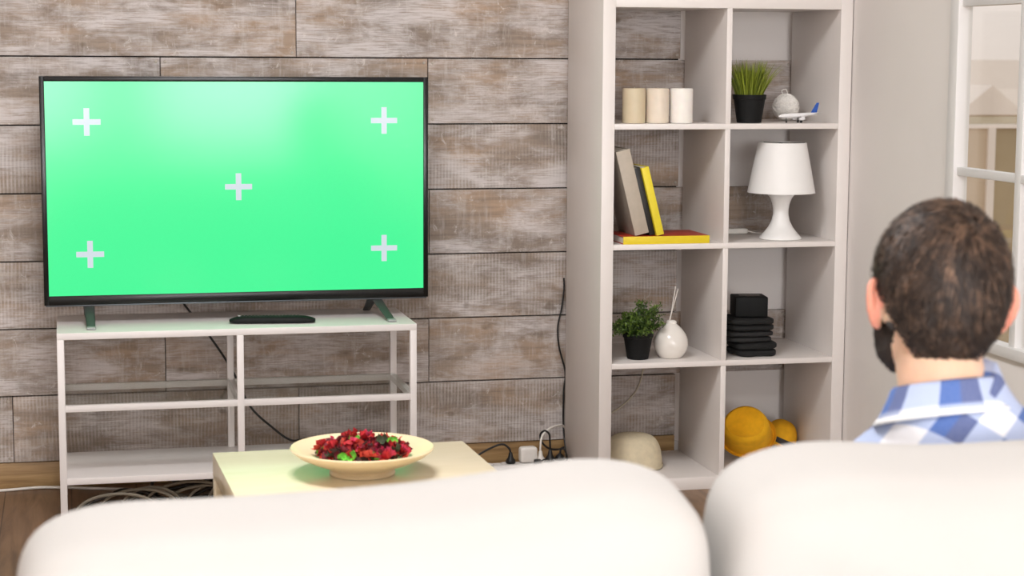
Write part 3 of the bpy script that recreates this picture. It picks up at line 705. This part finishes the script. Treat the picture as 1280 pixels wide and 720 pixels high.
# ------------------------------------------------------------------ coffee table and bowl
ct = thing('coffee_table', (-.943, -1.985, 0), 'square birch coffee table with the bowl of red petals', 'table', math.radians(1.6))
B('tabletop', (-.273, .273, -.273, .273, .400, .450), TABLE, ct, .0015)
for sx in (-1, 1):
    for sy in (-1, 1): B('leg', (sx*.2725, sx*.2225, sy*.2725, sy*.2225, 0, .4003), TABLE, ct, .0012)
B('lower_shelf', (-.222, .222, -.222, .222, .10, .112), TABLE, ct, .001)
BX, BY = -.943, -1.985
CER = mat('cream_ceramic', (232, 210, 170), .28, .03, 14, coat=.2)
bw = thing('serving_bowl', (BX, BY, .4503), 'wide cream footed bowl on the coffee table', 'bowl')
bm = bmesh.new(); lathe(bm, [(.060, 0), (.066, .001), (.067, .004), (.064, .009), (.066, .014), (.100, .026), (.130, .040), (.1435, .0505), (.1455, .054), (.1435, .0565), (.139, .055), (.120, .044), (.090, .031), (.055, .024), (.002, .022)], 80)
mkobj('bowl_body', bm, CER, bw)
PM = [mat('petal_'+n, c, .75, .35, 120, .5) for n, c in (('red', (176, 26, 34)), ('dark', (104, 14, 30)), ('coral', (206, 72, 58)), ('pink', (196, 50, 84)), ('brown', (58, 30, 22)), ('green', (110, 190, 60)), ('moss', (54, 60, 36)))]
bm = bmesh.new(); rr = random.Random(5)
def petal(c, s, mi, flower=None):
    n = Vector((rr.gauss(0, .7), rr.gauss(0, .7), rr.gauss(.5, .6))).normalized() if flower is None else flower
    u = n.orthogonal().normalized(); a = rr.uniform(0, 2*PI); u = u*math.cos(a)+n.cross(u)*math.sin(a); w = n.cross(u); g = []
    curl = rr.uniform(.3, 1.1)*s
    for i in range(5):
        t = i/4; row = []
        for j in range(5):
            k = j/4*2-1; wd = s*(.2+.75*math.sin(PI*(.15+.75*t)))
            p = c+u*(t-.5)*1.7*s+w*k*wd+n*(curl*(k*k)*.7+curl*(t-.5)**2*1.6)+n*rr.uniform(-.05, .05)*s; row.append(bm.verts.new(p))
        g.append(row)
    for i in range(4):
        for j in range(4): f = bm.faces.new((g[i][j], g[i][j+1], g[i+1][j+1], g[i+1][j])); f.material_index = mi
for i in range(330):
    a = rr.uniform(0, 2*PI); r = .085*math.sqrt(rr.random()); x, y = r*math.cos(a)*1.06, r*math.sin(a)
    top = .030+.022*(1-(r/.09)**2)+rr.uniform(0, .012)
    z = .027+.012*(r/.085)**2+(top-.030)*rr.random()*1.3+.004
    petal(Vector((x, y, z)), rr.uniform(.008, .014), rr.choices(range(7), (9, 6, 4, 2, 4, .35, 1.6))[0])
for cx, cy, cz, m_ in ((-.072, -.03, .048, 2), (-.02, .035, .060, 1), (.03, .02, .058, 1), (.056, .03, .058, 2), (.078, -.01, .050, 0), (.0, -.03, .052, 0), (-.04, .0, .052, 0), (.04, -.035, .05, 3)):
    for k_ in range(11):
        a = k_*2.4; rad = .004+.0018*k_**.8
        petal(Vector((cx+rad*math.cos(a), cy+rad*math.sin(a), cz+rr.uniform(-.002, .003))), .0105, m_ if rr.random() < .8 else 1, flower=Vector((math.cos(a)*.8, math.sin(a)*.8, .7)).normalized())
for cx, cy, cz in ((-.048, -.066, .046), (.012, -.070, .0475), (-.012, .02, .066), (.06, .0, .062)):
    for k_ in range(3): petal(Vector((cx+rr.uniform(-.004, .004), cy+rr.uniform(-.004, .004), cz)), .010, 5, flower=Vector((0, -.7, .7)))
po = mkobj('potpourri', bm, PM, None, autos=False); po.location = (BX, BY, .4503)
tag(po, 'heap of dried red petals and green leaves filling the bowl', 'potpourri', kind='stuff')

# ------------------------------------------------------------------ sofa
SOF = mat('offwhite_upholstery', (193, 190, 186), .9, .015, 6, .12, bdist=.004)
sofa = thing('sofa', (-.80, -3.45, 0), 'off-white sofa with thick back cushions across the foreground', 'sofa')
def SB(name, d, bev): return PB(name, d, SOF, sofa, bev, 5)
SB('base_frame', (-1.60, .02, -3.98, -3.00, .08, .26), .03)
SB('back_frame', (-1.60, .02, -4.06, -3.905, .10, .66), .05)
SB('armrest', (-1.74, -1.602, -4.04, -2.98, .08, .53), .05)
SB('armrest', (.022, .16, -4.04, -2.98, .08, .53), .05)
for x in (-1.62, -.02):
    for y in (-3.95, -3.08): bm = bmesh.new(); lathe(bm, [(.018, 0), (.026, .082)], 20, c=(x-sofa.location.x, y-sofa.location.y, 0)); mkobj('leg', bm, GUN, sofa)
def seatfn(p): return p+Vector((0, 0, .006*math.sin(p.x*7)))
for cx in (-1.205, -.395):
    bm = bmesh.new(); superbox(bm, .40, .34, .060, 20, .16, fn=seatfn, M=Matrix.Translation((cx-sofa.location.x, -3.31-sofa.location.y, .318))); mkobj('seat_cushion', bm, SOF, sofa)
def back_cushion(cx, cz, hx, hz, slope, seed, rz, lab, cy=-3.775, bumps=()):
    def fn(p):
        f = .5+.5*p.z/hz
        q = p.copy(); q.z += slope*p.x*f
        q.y *= 1+.22*(1-(p.x/hx)**2)*(1-(p.z/hz)**2)
        for (bx, ba, bw_) in bumps: q.z += ba*math.exp(-((p.x-bx)/bw_)**2)*f
        nv = noise.noise(Vector((p.x*4+seed, p.y*4, p.z*4)))
        q += p.normalized()*nv*.006
        # puckers near the upper corners of the back
        q.y += .006*math.sin(22*(p.x+1.3*p.z)+seed)*math.exp(-((p.x+hx*.72)**2+(p.z-hz*.42)**2)/.006)
        q.y += .12*f*.35
        return q
    bm = bmesh.new(); M = Matrix.Translation((cx-sofa.location.x, cy-sofa.location.y, cz)) @ Matrix.Rotation(rz, 4, 'Z') @ Matrix.Rotation(math.radians(9), 4, 'X')
    superbox(bm, hx, .105, hz, 36, .115, ex=.22, fn=fn, M=M); o = mkobj('back_cushion', bm, SOF, sofa, autos=False); o['label'] = lab; return o
back_cushion(-1.206, .590, .367, .228, .036, 1.3, 0.0, 'left back cushion', bumps=((-.28, .006, .10), (.25, .012, .10)))
back_cushion(-.447, .602, .374, .233, .0, 4.1, 0.0, 'right back cushion behind the man', bumps=((-.25, .011, .10),))

# ------------------------------------------------------------------ the seated man
man = thing('person', (-.4345, -3.535, 0), 'man with short brown hair and beard in a blue plaid shirt sitting on the sofa', 'person', math.radians(-13))
NB = .872
def H(x, y, z): return Vector((x, y, z))
HD = Matrix.Translation((-.004, .012, .893)) @ Matrix.Rotation(math.radians(2), 4, 'Y') @ Matrix.Rotation(math.radians(-3), 4, 'X')   # head frame: origin at skull base
def hv(x, y, z): return HD @ Vector((x, y, z))
k = NT('skin'); ea = k.n('ShaderNodeAttribute', attribute_name='ear'); nz = k.n('ShaderNodeTexNoise', Scale=25); k.l(k.coords(), nz.inputs['Vector'])
c = k.ramp(nz.outputs['Fac'], [(.3, lin((226, 184, 156))), (.7, lin((236, 196, 168)))])
c = k.mix(ea.outputs['Fac'], c, lin((232, 156, 132)))
k.l(c, k.b.inputs['Base Color']); k.b.inputs['Roughness'].default_value = .5; k.b.inputs['Subsurface Weight'].default_value = .25
k.b.inputs['Subsurface Radius'].default_value = (.03, .01, .005); k.b.inputs['Subsurface Scale'].default_value = .3
SKIN = k.m
bm = bmesh.new()
# skull and face (head frame: z 0 at skull base, top of skull ~.212, +y forward)
ball(bm, (0, .028, .122), (.0755, .095, .090), HD)
ball(bm, (0, .075, .085), (.058, .052, .078), HD)
ball(bm, (0, .088, .030), (.043, .040, .042), HD)             # jaw
ball(bm, (0, .118, .006), (.021, .016, .014), HD)             # chin
for s in (-1, 1):
    ball(bm, (s*.034, .108, .060), (.022, .018, .018), HD)    # cheeks
    ball(bm, (s*.045, .060, .028), (.022, .036, .026), HD)    # jaw angle
    tube(bm, [hv(s*.008, .128, .108), hv(s*.030, .126, .112), hv(s*.048, .112, .106)], [.007, .008, .006], 8, round_ends=True)  # brow
    ball(bm, (s*.030, .116, .096), (.0125, .0115, .0125), HD) # eyeballs
tube(bm, [hv(0, .122, .105), hv(0, .137, .083), hv(0, .149, .064)], [.007, .009, .0115], 10, round_ends=True)
for s in (-1, 1): ball(bm, (s*.011, .138, .061), (.008, .010, .007), HD)
tube(bm, [hv(-.022, .119, .038), hv(0, .129, .040), hv(.022, .119, .038)], [.003, .0062, .003], 8, round_ends=True)
tube(bm, [hv(-.020, .119, .030), hv(0, .128, .029), hv(.020, .119, .030)], [.003, .0068, .003], 8, round_ends=True)
# ears
for s in (-1, 1):
    out = [(.072, .018, .098), (.083, .006, .112), (.091, -.006, .110), (.0935, -.012, .094), (.090, -.008, .074), (.082, .004, .058), (.075, .014, .055)]
    tube(bm, crom([hv(s*x, y+.022, z) for x, y, z in out], 5), .0058, 8, round_ends=True)
    ball(bm, (s*.079, .022, .084), (.007, .014, .024), HD, R=Matrix.Rotation(s*-.45, 4, 'Z'))
    ball(bm, (s*.079, .026, .060), (.006, .008, .010), HD)
# neck
tube(bm, [hv(0, .040, .085), hv(0, .028, .045), hv(0, .012, .010), (0, 0, .865), (0, .004, .81)], [.050, .054, .055, .057, .058], 24)
# torso (pelvis to chest) : elliptical rings
def torso(bm, grow=0, z_top=.862):
    prof = [(.300, .395, .155, .105), (.290, .45, .165, .115), (.235, .52, .150, .105), (.165, .60, .150, .105), (.095, .68, .165, .112), (.055, .71, .170, .112), (.030, .755, .158, .098), (.012, .792, .130, .082), (.003, .828, .086, .066), (0, .845, .070, .060), (0, z_top, .062, .058)]
    rings = []
    if grow: prof = prof[:-3]+[(.006, .820, .092, .076), (.002, .842, .074, .067), (0, .862, .062, .060), (0, .882, .056, .056)]
    for y, z, rx, ry in prof:
        n = 40; tilt = .35
        rings.append([Vector(((rx+grow)*math.copysign(abs(math.cos(a))**.9, math.cos(a)), y+(ry+grow)*math.sin(a), z+(ry+grow)*math.sin(a)*.28+ .030*math.cos(a)*max(0, min(1, (z-.5)/.25)))) for a in [2*PI*i/n for i in range(n)]])
    ring_loft(bm, rings)
SH = {-1: (-.162, .03, .712), 1: (.162, .03, .755)}
EL = {-1: (-.235, .17, .545), 1: (.235, .17, .555)}
WR = {-1: (-.165, .395, .555), 1: (.165, .395, .560)}
HP = {s: (s*.085, .29, .465) for s in (-1, 1)}; KN = {s: (s*.125, .73, .475) for s in (-1, 1)}; AN = {s: (s*.125, .80, .085) for s in (-1, 1)}
def lerp(a, b, t): return Vector(a).lerp(Vector(b), t)
def arm(bm, s, g=0, upto=1.0):
    S_, E_, W_ = SH[s], EL[s], WR[s]
    tube(bm, [lerp(S_, (0, .03, .76), .55), lerp(S_, (0, .03, .76), .2), S_, lerp(S_, E_, .35), lerp(S_, E_, .8), E_], [.052+g, .056+g, .056+g, .048+g, .042+g, .042+g], 20, round_ends=True)
    tube(bm, [E_, lerp(E_, W_, .3), lerp(E_, W_, .7), lerp(E_, W_, upto)], [.041+g, .040+g, .032+g, .027+g], 20, round_ends=True)
def leg(bm, s, g=0):
    tube(bm, [HP[s], lerp(HP[s], KN[s], .4), lerp(HP[s], KN[s], .85), KN[s]], [.082+g, .072+g, .056+g, .055+g], 20, round_ends=True)
    tube(bm, [KN[s], lerp(KN[s], AN[s], .3), lerp(KN[s], AN[s], .75), AN[s]], [.054+g, .055+g, .040+g, .037+g], 20, round_ends=True)
torso(bm)
for s in (-1, 1):
    arm(bm, s); leg(bm, s)
    W_ = Vector(WR[s]); d = Vector((-s*.10, .75, -.05)).normalized(); side = Vector((s*.99, .13, 0)).normalized(); up = side.cross(d)*s
    up = Vector((0, 0, 1))
    P0 = W_+d*.012
    for o_ in (-.026, -.009, .009, .026): tube(bm, [P0+side*o_*.5, P0+d*.05+side*o_, P0+d*.082+side*o_*1.05], [.015, .0145, .0115], 12, round_ends=True)
    for o_, L_ in ((-.030, .070), (-.0105, .080), (.0105, .076), (.029, .060)):
        b0 = P0+d*.084+side*o_*1.1
        tube(bm, [b0, b0+d*L_*.45+up*.004, b0+d*L_*.78-up*.010, b0+d*L_*.92-up*.024], [.0095, .0088, .008, .007], 10, round_ends=True)
    b0 = P0+d*.02-side*.024
    tube(bm, [b0, b0+d*.03-side*.020, b0+d*.058-side*.026-up*.006], [.0125, .0105, .0085], 10, round_ends=True)
body = remesh(bm, 'body', .0042, 5, .5, SKIN, man)
ear = []
HDi = HD.inverted()
for v in body.data.vertices:
    p = HDi @ v.co; ear.append(1.0 if (abs(p.x) > .0765 and .04 < p.z < .125 and -.03 < p.y < .06) else 0.0)
A = body.data.attributes.new('ear', 'FLOAT', 'POINT'); A.data.foreach_set('value', ear)
for s in (-1, 1):
    bm = bmesh.new(); ball(bm, (s*.030, .1185, .096), (.0118, .0105, .0105), HD, u=20, v=14); e_ = mkobj('eye', bm, mat('eye_white', (236, 232, 226), .15), man)
    bm = bmesh.new(); ball(bm, (s*.030, .1262, .096), (.0052, .0034, .0052), HD, u=16, v=10); mkobj('iris', bm, mat('iris_brown', (50, 32, 20), .1), e_)
    bm = bmesh.new(); tube(bm, [hv(s*.012, .135, .114), hv(s*.030, .134, .118), hv(s*.047, .119, .113)], [.002, .0035, .0018], 8); mkobj('eyebrow', bm, mat('brow_hair', (45, 32, 24), .8), man)

# shirt
def plaid(name, diag):
    k = NT(name); tc = k.n('ShaderNodeTexCoord'); s = k.n('ShaderNodeSeparateXYZ')
    k.l(tc.outputs['Object' if diag else 'UV'], s.inputs[0])
    if diag:
        # bias-cut yoke: checks run about 50 degrees to the collar
        zz = k.math('ADD', k.math('MULTIPLY', s.outputs[2], 1.0), k.math('MULTIPLY', s.outputs[1], .45))
        u = k.math('SUBTRACT', k.math('MULTIPLY', s.outputs[0], .86), k.math('MULTIPLY', zz, .62))
        v = k.math('ADD', k.math('MULTIPLY', s.outputs[0], .55), k.math('MULTIPLY', zz, .95))
        per = .086
    else:
        u, v = s.outputs[0], s.outputs[1]; per = .084
    def band(c, off, w0):
        f = k.math('FRACT', k.math('ADD', k.math('DIVIDE', c, per), off)); 
        return k.ramp(f, [(0, (1,1,1,1)), (w0-.01, (1,1,1,1)), (w0+.01, (0,0,0,1)), (.985, (0,0,0,1)), (1, (1,1,1,1))][:5])
    a = band(u, .15, .52); b = band(v, .3, .5)
    d = k.ramp(k.math('FRACT', k.math('ADD', k.math('DIVIDE', u, per), .15)), [(0, (0,0,0,1)), (.24, (0,0,0,1)), (.26, (1,1,1,1)), (.51, (1,1,1,1)), (.53, (0,0,0,1))])
    col = k.mix(a, lin((240, 240, 244)), lin((176, 190, 222)))
    blue = k.mix(a, lin((176, 190, 222)), lin((62, 100, 172)))
    blue = k.mix(k.math('MULTIPLY', d, .75), blue, lin((84, 92, 134)))
    col = k.mix(b, col, blue)
    nz = k.n('ShaderNodeTexNoise', Scale=350); k.l(tc.outputs['Object'], nz.inputs['Vector'])
    col = k.mix(k.math('MULTIPLY', nz.outputs['Fac'], .10), col, lin((250, 250, 252)))
    k.l(col, k.b.inputs['Base Color']); k.b.inputs['Roughness'].default_value = .85
    n2 = k.n('ShaderNodeTexNoise', Scale=14, Detail=3); k.l(tc.outputs['Object'], n2.inputs['Vector']); k.bump(n2.outputs['Fac'], .35, .01); return k.m
PLAID = plaid('blue_plaid_cotton', True); PLAIDC = plaid('blue_plaid_collar', False)
bm = bmesh.new(); torso(bm, .010, .892)
for s in (-1, 1): arm(bm, s, .009, .93)
shirt = remesh(bm, 'shirt', .006, 8, .6, PLAID, man)
for v in shirt.data.vertices:
    n_ = noise.noise(v.co*9)*.004+noise.noise(v.co*22)*.0016
    v.co += v.normal*n_
# collar: stand and turned-down leaf, closed at the back, open at the front
def collar_ring(rx, ry, z, zf, ycen=.008, n=60, gap=.35, tilt=.0):
    out = []
    for i in range(n+1):
        a = -PI/2-(PI-gap)+2*(PI-gap)*i/n     # starts near the front, passes the nape (-y) in the middle
        x, y = rx*math.cos(a), ry*math.sin(a); f = (math.sin(a)+1)/2
        out.append(Vector((x, ycen+y, z+(zf-z)*f+tilt*x)))
    return out
def sheet(name, rings, m, par, th=.0016):
    bm = bmesh.new(); uvl = bm.loops.layers.uv.new('UVMap'); vs = [[bm.verts.new(p) for p in r] for r in rings]; n = len(rings[0])
    per = []
    for i in range(n): per.append(0 if i == 0 else per[-1]+(rings[0][i]-rings[0][i-1]).length)
    for j in range(len(rings)-1):
        for i in range(n-1):
            f = bm.faces.new((vs[j][i], vs[j][i+1], vs[j+1][i+1], vs[j+1][i]))
            for lp_, (jj, ii) in zip(f.loops, ((j, i), (j, i+1), (j+1, i+1), (j+1, i))): lp_[uvl].uv = (per[ii], .004+jj*.003)
    o = mkobj(name, bm, m, par, autos=False); md = o.modifiers.new('t', 'SOLIDIFY'); md.thickness = th; md.offset = 0; return o
tl = .10
col_ = sheet('collar', [collar_ring(.0615, .0600, .894, .862, tilt=tl), collar_ring(.0640, .0630, .8975, .865, tilt=tl), collar_ring(.0665, .0655, .895, .862, tilt=tl), collar_ring(.071, .070, .884, .846, tilt=tl), collar_ring(.078, .0755, .871, .830, tilt=tl), collar_ring(.084, .0805, .864, .818, tilt=tl)], PLAIDC, man)
col_.parent = shirt
sheet('collar_seam', [collar_ring(.0835, .0800, .8650, .819, tilt=tl), collar_ring(.0860, .0825, .8625, .816, tilt=tl), collar_ring(.0868, .0832, .8580, .811, tilt=tl)], mat('white_piping', (240, 240, 240), .8), shirt)

# trousers, socks and shoes
JEAN = mat('navy_denim', (44, 54, 78), .85, .2, 300, .2)
bm = bmesh.new()
rings = []
for y, z, rx, ry in ((.31, .385, .150, .105), (.30, .43, .172, .122), (.262, .49, .168, .120), (.245, .515, .160, .115)):
    rings.append([Vector((rx*math.cos(a), y+ry*math.sin(a), z+ry*math.sin(a)*.28)) for a in [2*PI*i/36 for i in range(36)]])
ring_loft(bm, rings)
for s in (-1, 1): leg(bm, s, .010)
remesh(bm, 'trousers', .007, 6, .6, JEAN, man)
for s in (-1, 1):
    bm = bmesh.new(); ax, ay = s*.125, .80
    tube(bm, [(ax, ay-.045, .045), (ax, ay, .050), (ax, ay+.07, .046), (ax+s*.006, ay+.14, .036), (ax+s*.008, ay+.185, .030)], [.034, .040, .042, .036, .024], 20, round_ends=True)
    for v in bm.verts:
        if v.co.z < .012: v.co.z = .012
    tube(bm, [(ax, ay-.005, .05), (ax, ay-.005, .10)], [.040, .043], 20)
    sh = remesh(bm, 'shoe', .005, 3, .5, mat('shoe_leather', (70, 48, 34), .5, .15, 60), man)
    bm = bmesh.new(); rings = []
    for z in (.0, .013):
        rings.append([Vector((ax+s*.004+.042*math.cos(a)*(1-.12*math.sin(a)), ay+.066+.142*math.sin(a), z)) for a in [2*PI*i/32 for i in range(32)]])
    ring_loft(bm, rings); mkobj('sole', bm, mat('rubber_sole', (30, 28, 26), .8), sh, bevel=.002)

# hair: shaped cap plus combed strands
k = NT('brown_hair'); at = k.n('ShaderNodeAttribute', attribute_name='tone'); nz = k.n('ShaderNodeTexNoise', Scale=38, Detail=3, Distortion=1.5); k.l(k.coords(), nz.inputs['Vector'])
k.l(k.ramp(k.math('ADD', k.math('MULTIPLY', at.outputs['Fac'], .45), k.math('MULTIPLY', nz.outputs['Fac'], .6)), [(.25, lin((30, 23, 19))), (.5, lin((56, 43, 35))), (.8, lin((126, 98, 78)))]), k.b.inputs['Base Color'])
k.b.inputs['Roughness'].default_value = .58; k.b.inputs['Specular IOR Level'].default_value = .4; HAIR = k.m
def hair_r(dv):
    """radius vectors of the hair cap in the head frame as a function of direction from the skull centre"""
    return Vector((dv.x*.0835, dv.y*.102, dv.z*(.100 if dv.z > 0 else .128)))
HC = Vector((.001, .026, .118))
def hairline(dv):
    """signed: >0 inside the hair region (direction dv, +y forward)"""
    az = math.atan2(dv.x, -dv.y)         # 0 at the nape, +-pi at the forehead
    a = abs(az)
    if a < .72: lo = -.865+.13*a*a
    elif a < 1.25: lo = -.80+ (a-.72)/.53*.48   # rising behind the ear
    elif a < 1.95: lo = -.33+ (.10 if a < 1.6 else 0)
    else: lo = -.25+(a-1.95)/1.19*.75
    lo += .045*noise.noise(Vector((dv.x*11, dv.y*11, 2)))
    return dv.z-lo
bm = bmesh.new(); q = bmesh.ops.create_uvsphere(bm, u_segments=120, v_segments=84, radius=1)
dead = []
for v in bm.verts:
    d = v.co.copy(); hl = hairline(d)
    p = HC+hair_r(d)
    if d.z < 0: p.x = HC.x+(p.x-HC.x)*(1+.20*d.z*d.z); p.y = HC.y+(p.y-HC.y)*(1-.02*d.z*d.z) if d.y < 0 else p.y
    nn = noise.noise(Vector((d.x*5, d.y*5, d.z*7)))*.0055+noise.noise(Vector((d.x*16, d.y*16, d.z*16)))*.0016
    p += d*nn
    p -= d*.009*max(0, min(1, (.10-hl)/.10))
    if hl < -.03: dead.append(v)
    v.co = HD @ p
bmesh.ops.delete(bm, geom=dead, context='VERTS')
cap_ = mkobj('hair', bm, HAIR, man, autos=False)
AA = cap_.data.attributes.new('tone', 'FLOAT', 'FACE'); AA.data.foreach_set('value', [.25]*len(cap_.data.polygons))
WH = Vector((.30, -.60, .74)).normalized()    # crown whorl, right of centre
rr = random.Random(21); Q = []
for i in range(15000):
    d = Vector((rr.gauss(0, 1), rr.gauss(0, 1), rr.gauss(0, 1))).normalized(); hl = hairline(d)
    if hl < .015: continue
    away = (d-WH*d.dot(WH)); 
    if away.length < 1e-3: continue
    swirl = WH.cross(d).normalized(); away.normalize()
    ang = math.acos(max(-1, min(1, d.dot(WH))))
    tdir = (away*.85+swirl*(.75*math.exp(-ang*1.6))+Vector((0, 0, -.25)) + Vector((rr.gauss(0, .22), rr.gauss(0, .22), rr.gauss(0, .22)))+Vector((math.sin(d.z*14+d.x*9), 0, math.cos(d.x*13))) * .18)
    tdir = (tdir-d*tdir.dot(d)).normalized()
    short = max(.25, min(1, (hl)/.55)); L_ = rr.uniform(.20, .36)*short
    w = rr.uniform(.0006, .0016); strip = []
    sd = d.cross(tdir).normalized(); lift = (rr.uniform(.000, .006)+.004*max(0, noise.noise(d*9)))*short
    for j in range(5):
        t = j/4; dd = (d+tdir*L_*t).normalized(); p = HC+hair_r(dd)
        if dd.z < 0: p.x = HC.x+(p.x-HC.x)*(1+.20*dd.z*dd.z); p.y = HC.y+(p.y-HC.y)*(1-.02*dd.z*dd.z) if dd.y < 0 else p.y
        p += dd*(.0002+lift*math.sin(min(1, t*1.1)*PI*.6)+.001*math.sin(t*5+i))
        if hairline(dd) < .05: p -= dd*.006*(1-max(0, hairline(dd))/.05)
        ww = w*(1-t*t*.85)
        strip.append((HD @ (p-sd*ww), HD @ (p+sd*ww)))
    cl = noise.noise(d*7+Vector((3, 1, 0)))+.6*noise.noise(d*17); Q.append((strip, max(0, min(1, .22+.40*cl+.30*rr.random()+.35*max(0, d.z-.15)-.12*max(0, -d.z)))))  # highlights painted into the tone towards the top; lower strands darker
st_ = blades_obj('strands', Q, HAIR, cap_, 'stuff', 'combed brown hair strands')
# beard following the jaw
BEARD = mat('beard_hair', (40, 29, 22), .8, .25, 300, .5)
bm = bmesh.new()
for s in (-1, 1):
    ball(bm, (s*.0450, .070, .030), (.0265, .036, .031), HD); ball(bm, (s*.030, .098, .012), (.026, .028, .024), HD)
    ball(bm, (s*.0450, .052, .027), (.0225, .026, .030), HD)
    tube(bm, [hv(s*.0725, .048, .082), hv(s*.0715, .056, .060), hv(s*.066, .064, .040)], [.005, .007, .010], 10, round_ends=True)
ball(bm, (0, .112, .004), (.026, .024, .020), HD)
tube(bm, crom([hv(-.028, .122, .030), hv(-.024, .131, .047), hv(0, .140, .051), hv(.024, .131, .047), hv(.028, .122, .030)], 4), .0055, 8, round_ends=True)
bd = remesh(bm, 'beard', .0035, 3, .5, BEARD, man)
for v in bd.data.vertices: v.co += v.normal*noise.noise(v.co*220)*.0025

# ------------------------------------------------------------------ lamps of the room and added fill lights
LG = NT('lit_diffuser'); LG.b.inputs['Base Color'].default_value = (.8, .8, .8, 1); LG.b.inputs['Emission Color'].default_value = (1, .95, .90, 1); LG.b.inputs['Emission Strength'].default_value = 2.0
nz = LG.n('ShaderNodeTexNoise', Scale=2); LG.l(LG.coords(), nz.inputs['Vector']); LG.l(LG.ramp(nz.outputs['Fac'], [(0, (1, .95, .9, 1)), (1, (1, .96, .91, 1))]), LG.b.inputs['Emission Color'])
for i, (x, y, e, lab) in enumerate(((-1.2, -2.3, 48, 'square ceiling light over the coffee table'), (-1.2, -5.9, 56, 'square ceiling light added at the rear of the room'))):  # the rear ceiling light is added to even out the lighting
    t = thing('ceiling_light', (x, y, ZC-.001), lab, 'ceiling light', group='ceiling lights')
    B('housing', [(-.42, .42, -.42, .42, -.03, 0)], WHITE, t, .003)
    B('diffuser', (-.39, .39, -.39, .39, -.036, -.0301), LG.m, t, .001)
    L = bpy.data.lights.new('ceiling_lamp', 'AREA'); L.shape = 'SQUARE'; L.size = .78; L.energy = e; L.color = (.965, .975, 1)
    o = bpy.data.objects.new('ceiling_lamp', L); C.objects.link(o); o.location = (x, y, ZC-.045)
for (a, b) in RW:   # added fill light set just inside the rear windows
    L = bpy.data.lights.new('rear_fill_light', 'AREA'); L.shape = 'RECTANGLE'; L.size = b-a-.1; L.size_y = 1.8; L.energy = 150; L.color = (.975, .98, 1)
    o = bpy.data.objects.new('rear_fill_light', L); C.objects.link(o); o.location = ((a+b)/2, YF+.01, 1.43); o.rotation_euler = (PI/2, 0, 0)
L = bpy.data.lights.new('side_fill_light', 'AREA'); L.shape = 'RECTANGLE'; L.size = 1.75; L.size_y = 4.7; L.energy = 75; L.color = (.975, .98, 1)  # added light panel at the side window, brightens the screen reflection
o = bpy.data.objects.new('side_fill_light', L); C.objects.link(o); o.location = (XR-.02, (SWY0+SWY1)/2, 1.37); o.rotation_euler = (0, PI/2, 0)
w = bpy.data.worlds.new('World'); scn.world = w; w.use_nodes = True
bgn = w.node_tree.nodes['Background']; bgn.inputs['Strength'].default_value = 1.0
tc = w.node_tree.nodes.new('ShaderNodeTexCoord'); sp = w.node_tree.nodes.new('ShaderNodeSeparateXYZ'); rp = w.node_tree.nodes.new('ShaderNodeValToRGB')
w.node_tree.links.new(tc.outputs['Generated'], sp.inputs[0]); w.node_tree.links.new(sp.outputs[2], rp.inputs['Fac']); w.node_tree.links.new(rp.outputs['Color'], bgn.inputs['Color'])
rp.color_ramp.elements[0].color = (.82, .72, .66, 1); rp.color_ramp.elements[1].color = (.88, .86, .86, 1); rp.color_ramp.elements[1].position = .25

# ------------------------------------------------------------------ camera
cx, cy, cz, yaw, pitch, roll, f = -1.50924613, -5.70531604, 1.29165027, .231074243, .122408294, .00542344715, 2363.3634
fw = Vector((math.sin(yaw)*math.cos(pitch), math.cos(yaw)*math.cos(pitch), -math.sin(pitch)))
r = Vector((math.cos(yaw), -math.sin(yaw), 0)); u = r.cross(fw)
r2 = r*math.cos(roll)+u*math.sin(roll); u2 = -r*math.sin(roll)+u*math.cos(roll)
cd = bpy.data.cameras.new('camera'); cam = bpy.data.objects.new('camera', cd); C.objects.link(cam)
M = Matrix((( r2.x, u2.x, -fw.x, cx), (r2.y, u2.y, -fw.y, cy), (r2.z, u2.z, -fw.z, cz), (0, 0, 0, 1)))
cam.matrix_world = M; cd.sensor_width = 36; cd.lens = f*36/1280; cd.clip_start = .05; cd.clip_end = 500
cd.dof.use_dof = True; cd.dof.focus_distance = 5.45; cd.dof.aperture_fstop = 7.0
scn.camera = cam
vs = scn.view_settings; vs.view_transform = 'Standard'; vs.look = 'None'; vs.gamma = 1; vs.use_curve_mapping = False; vs.exposure = 0.13
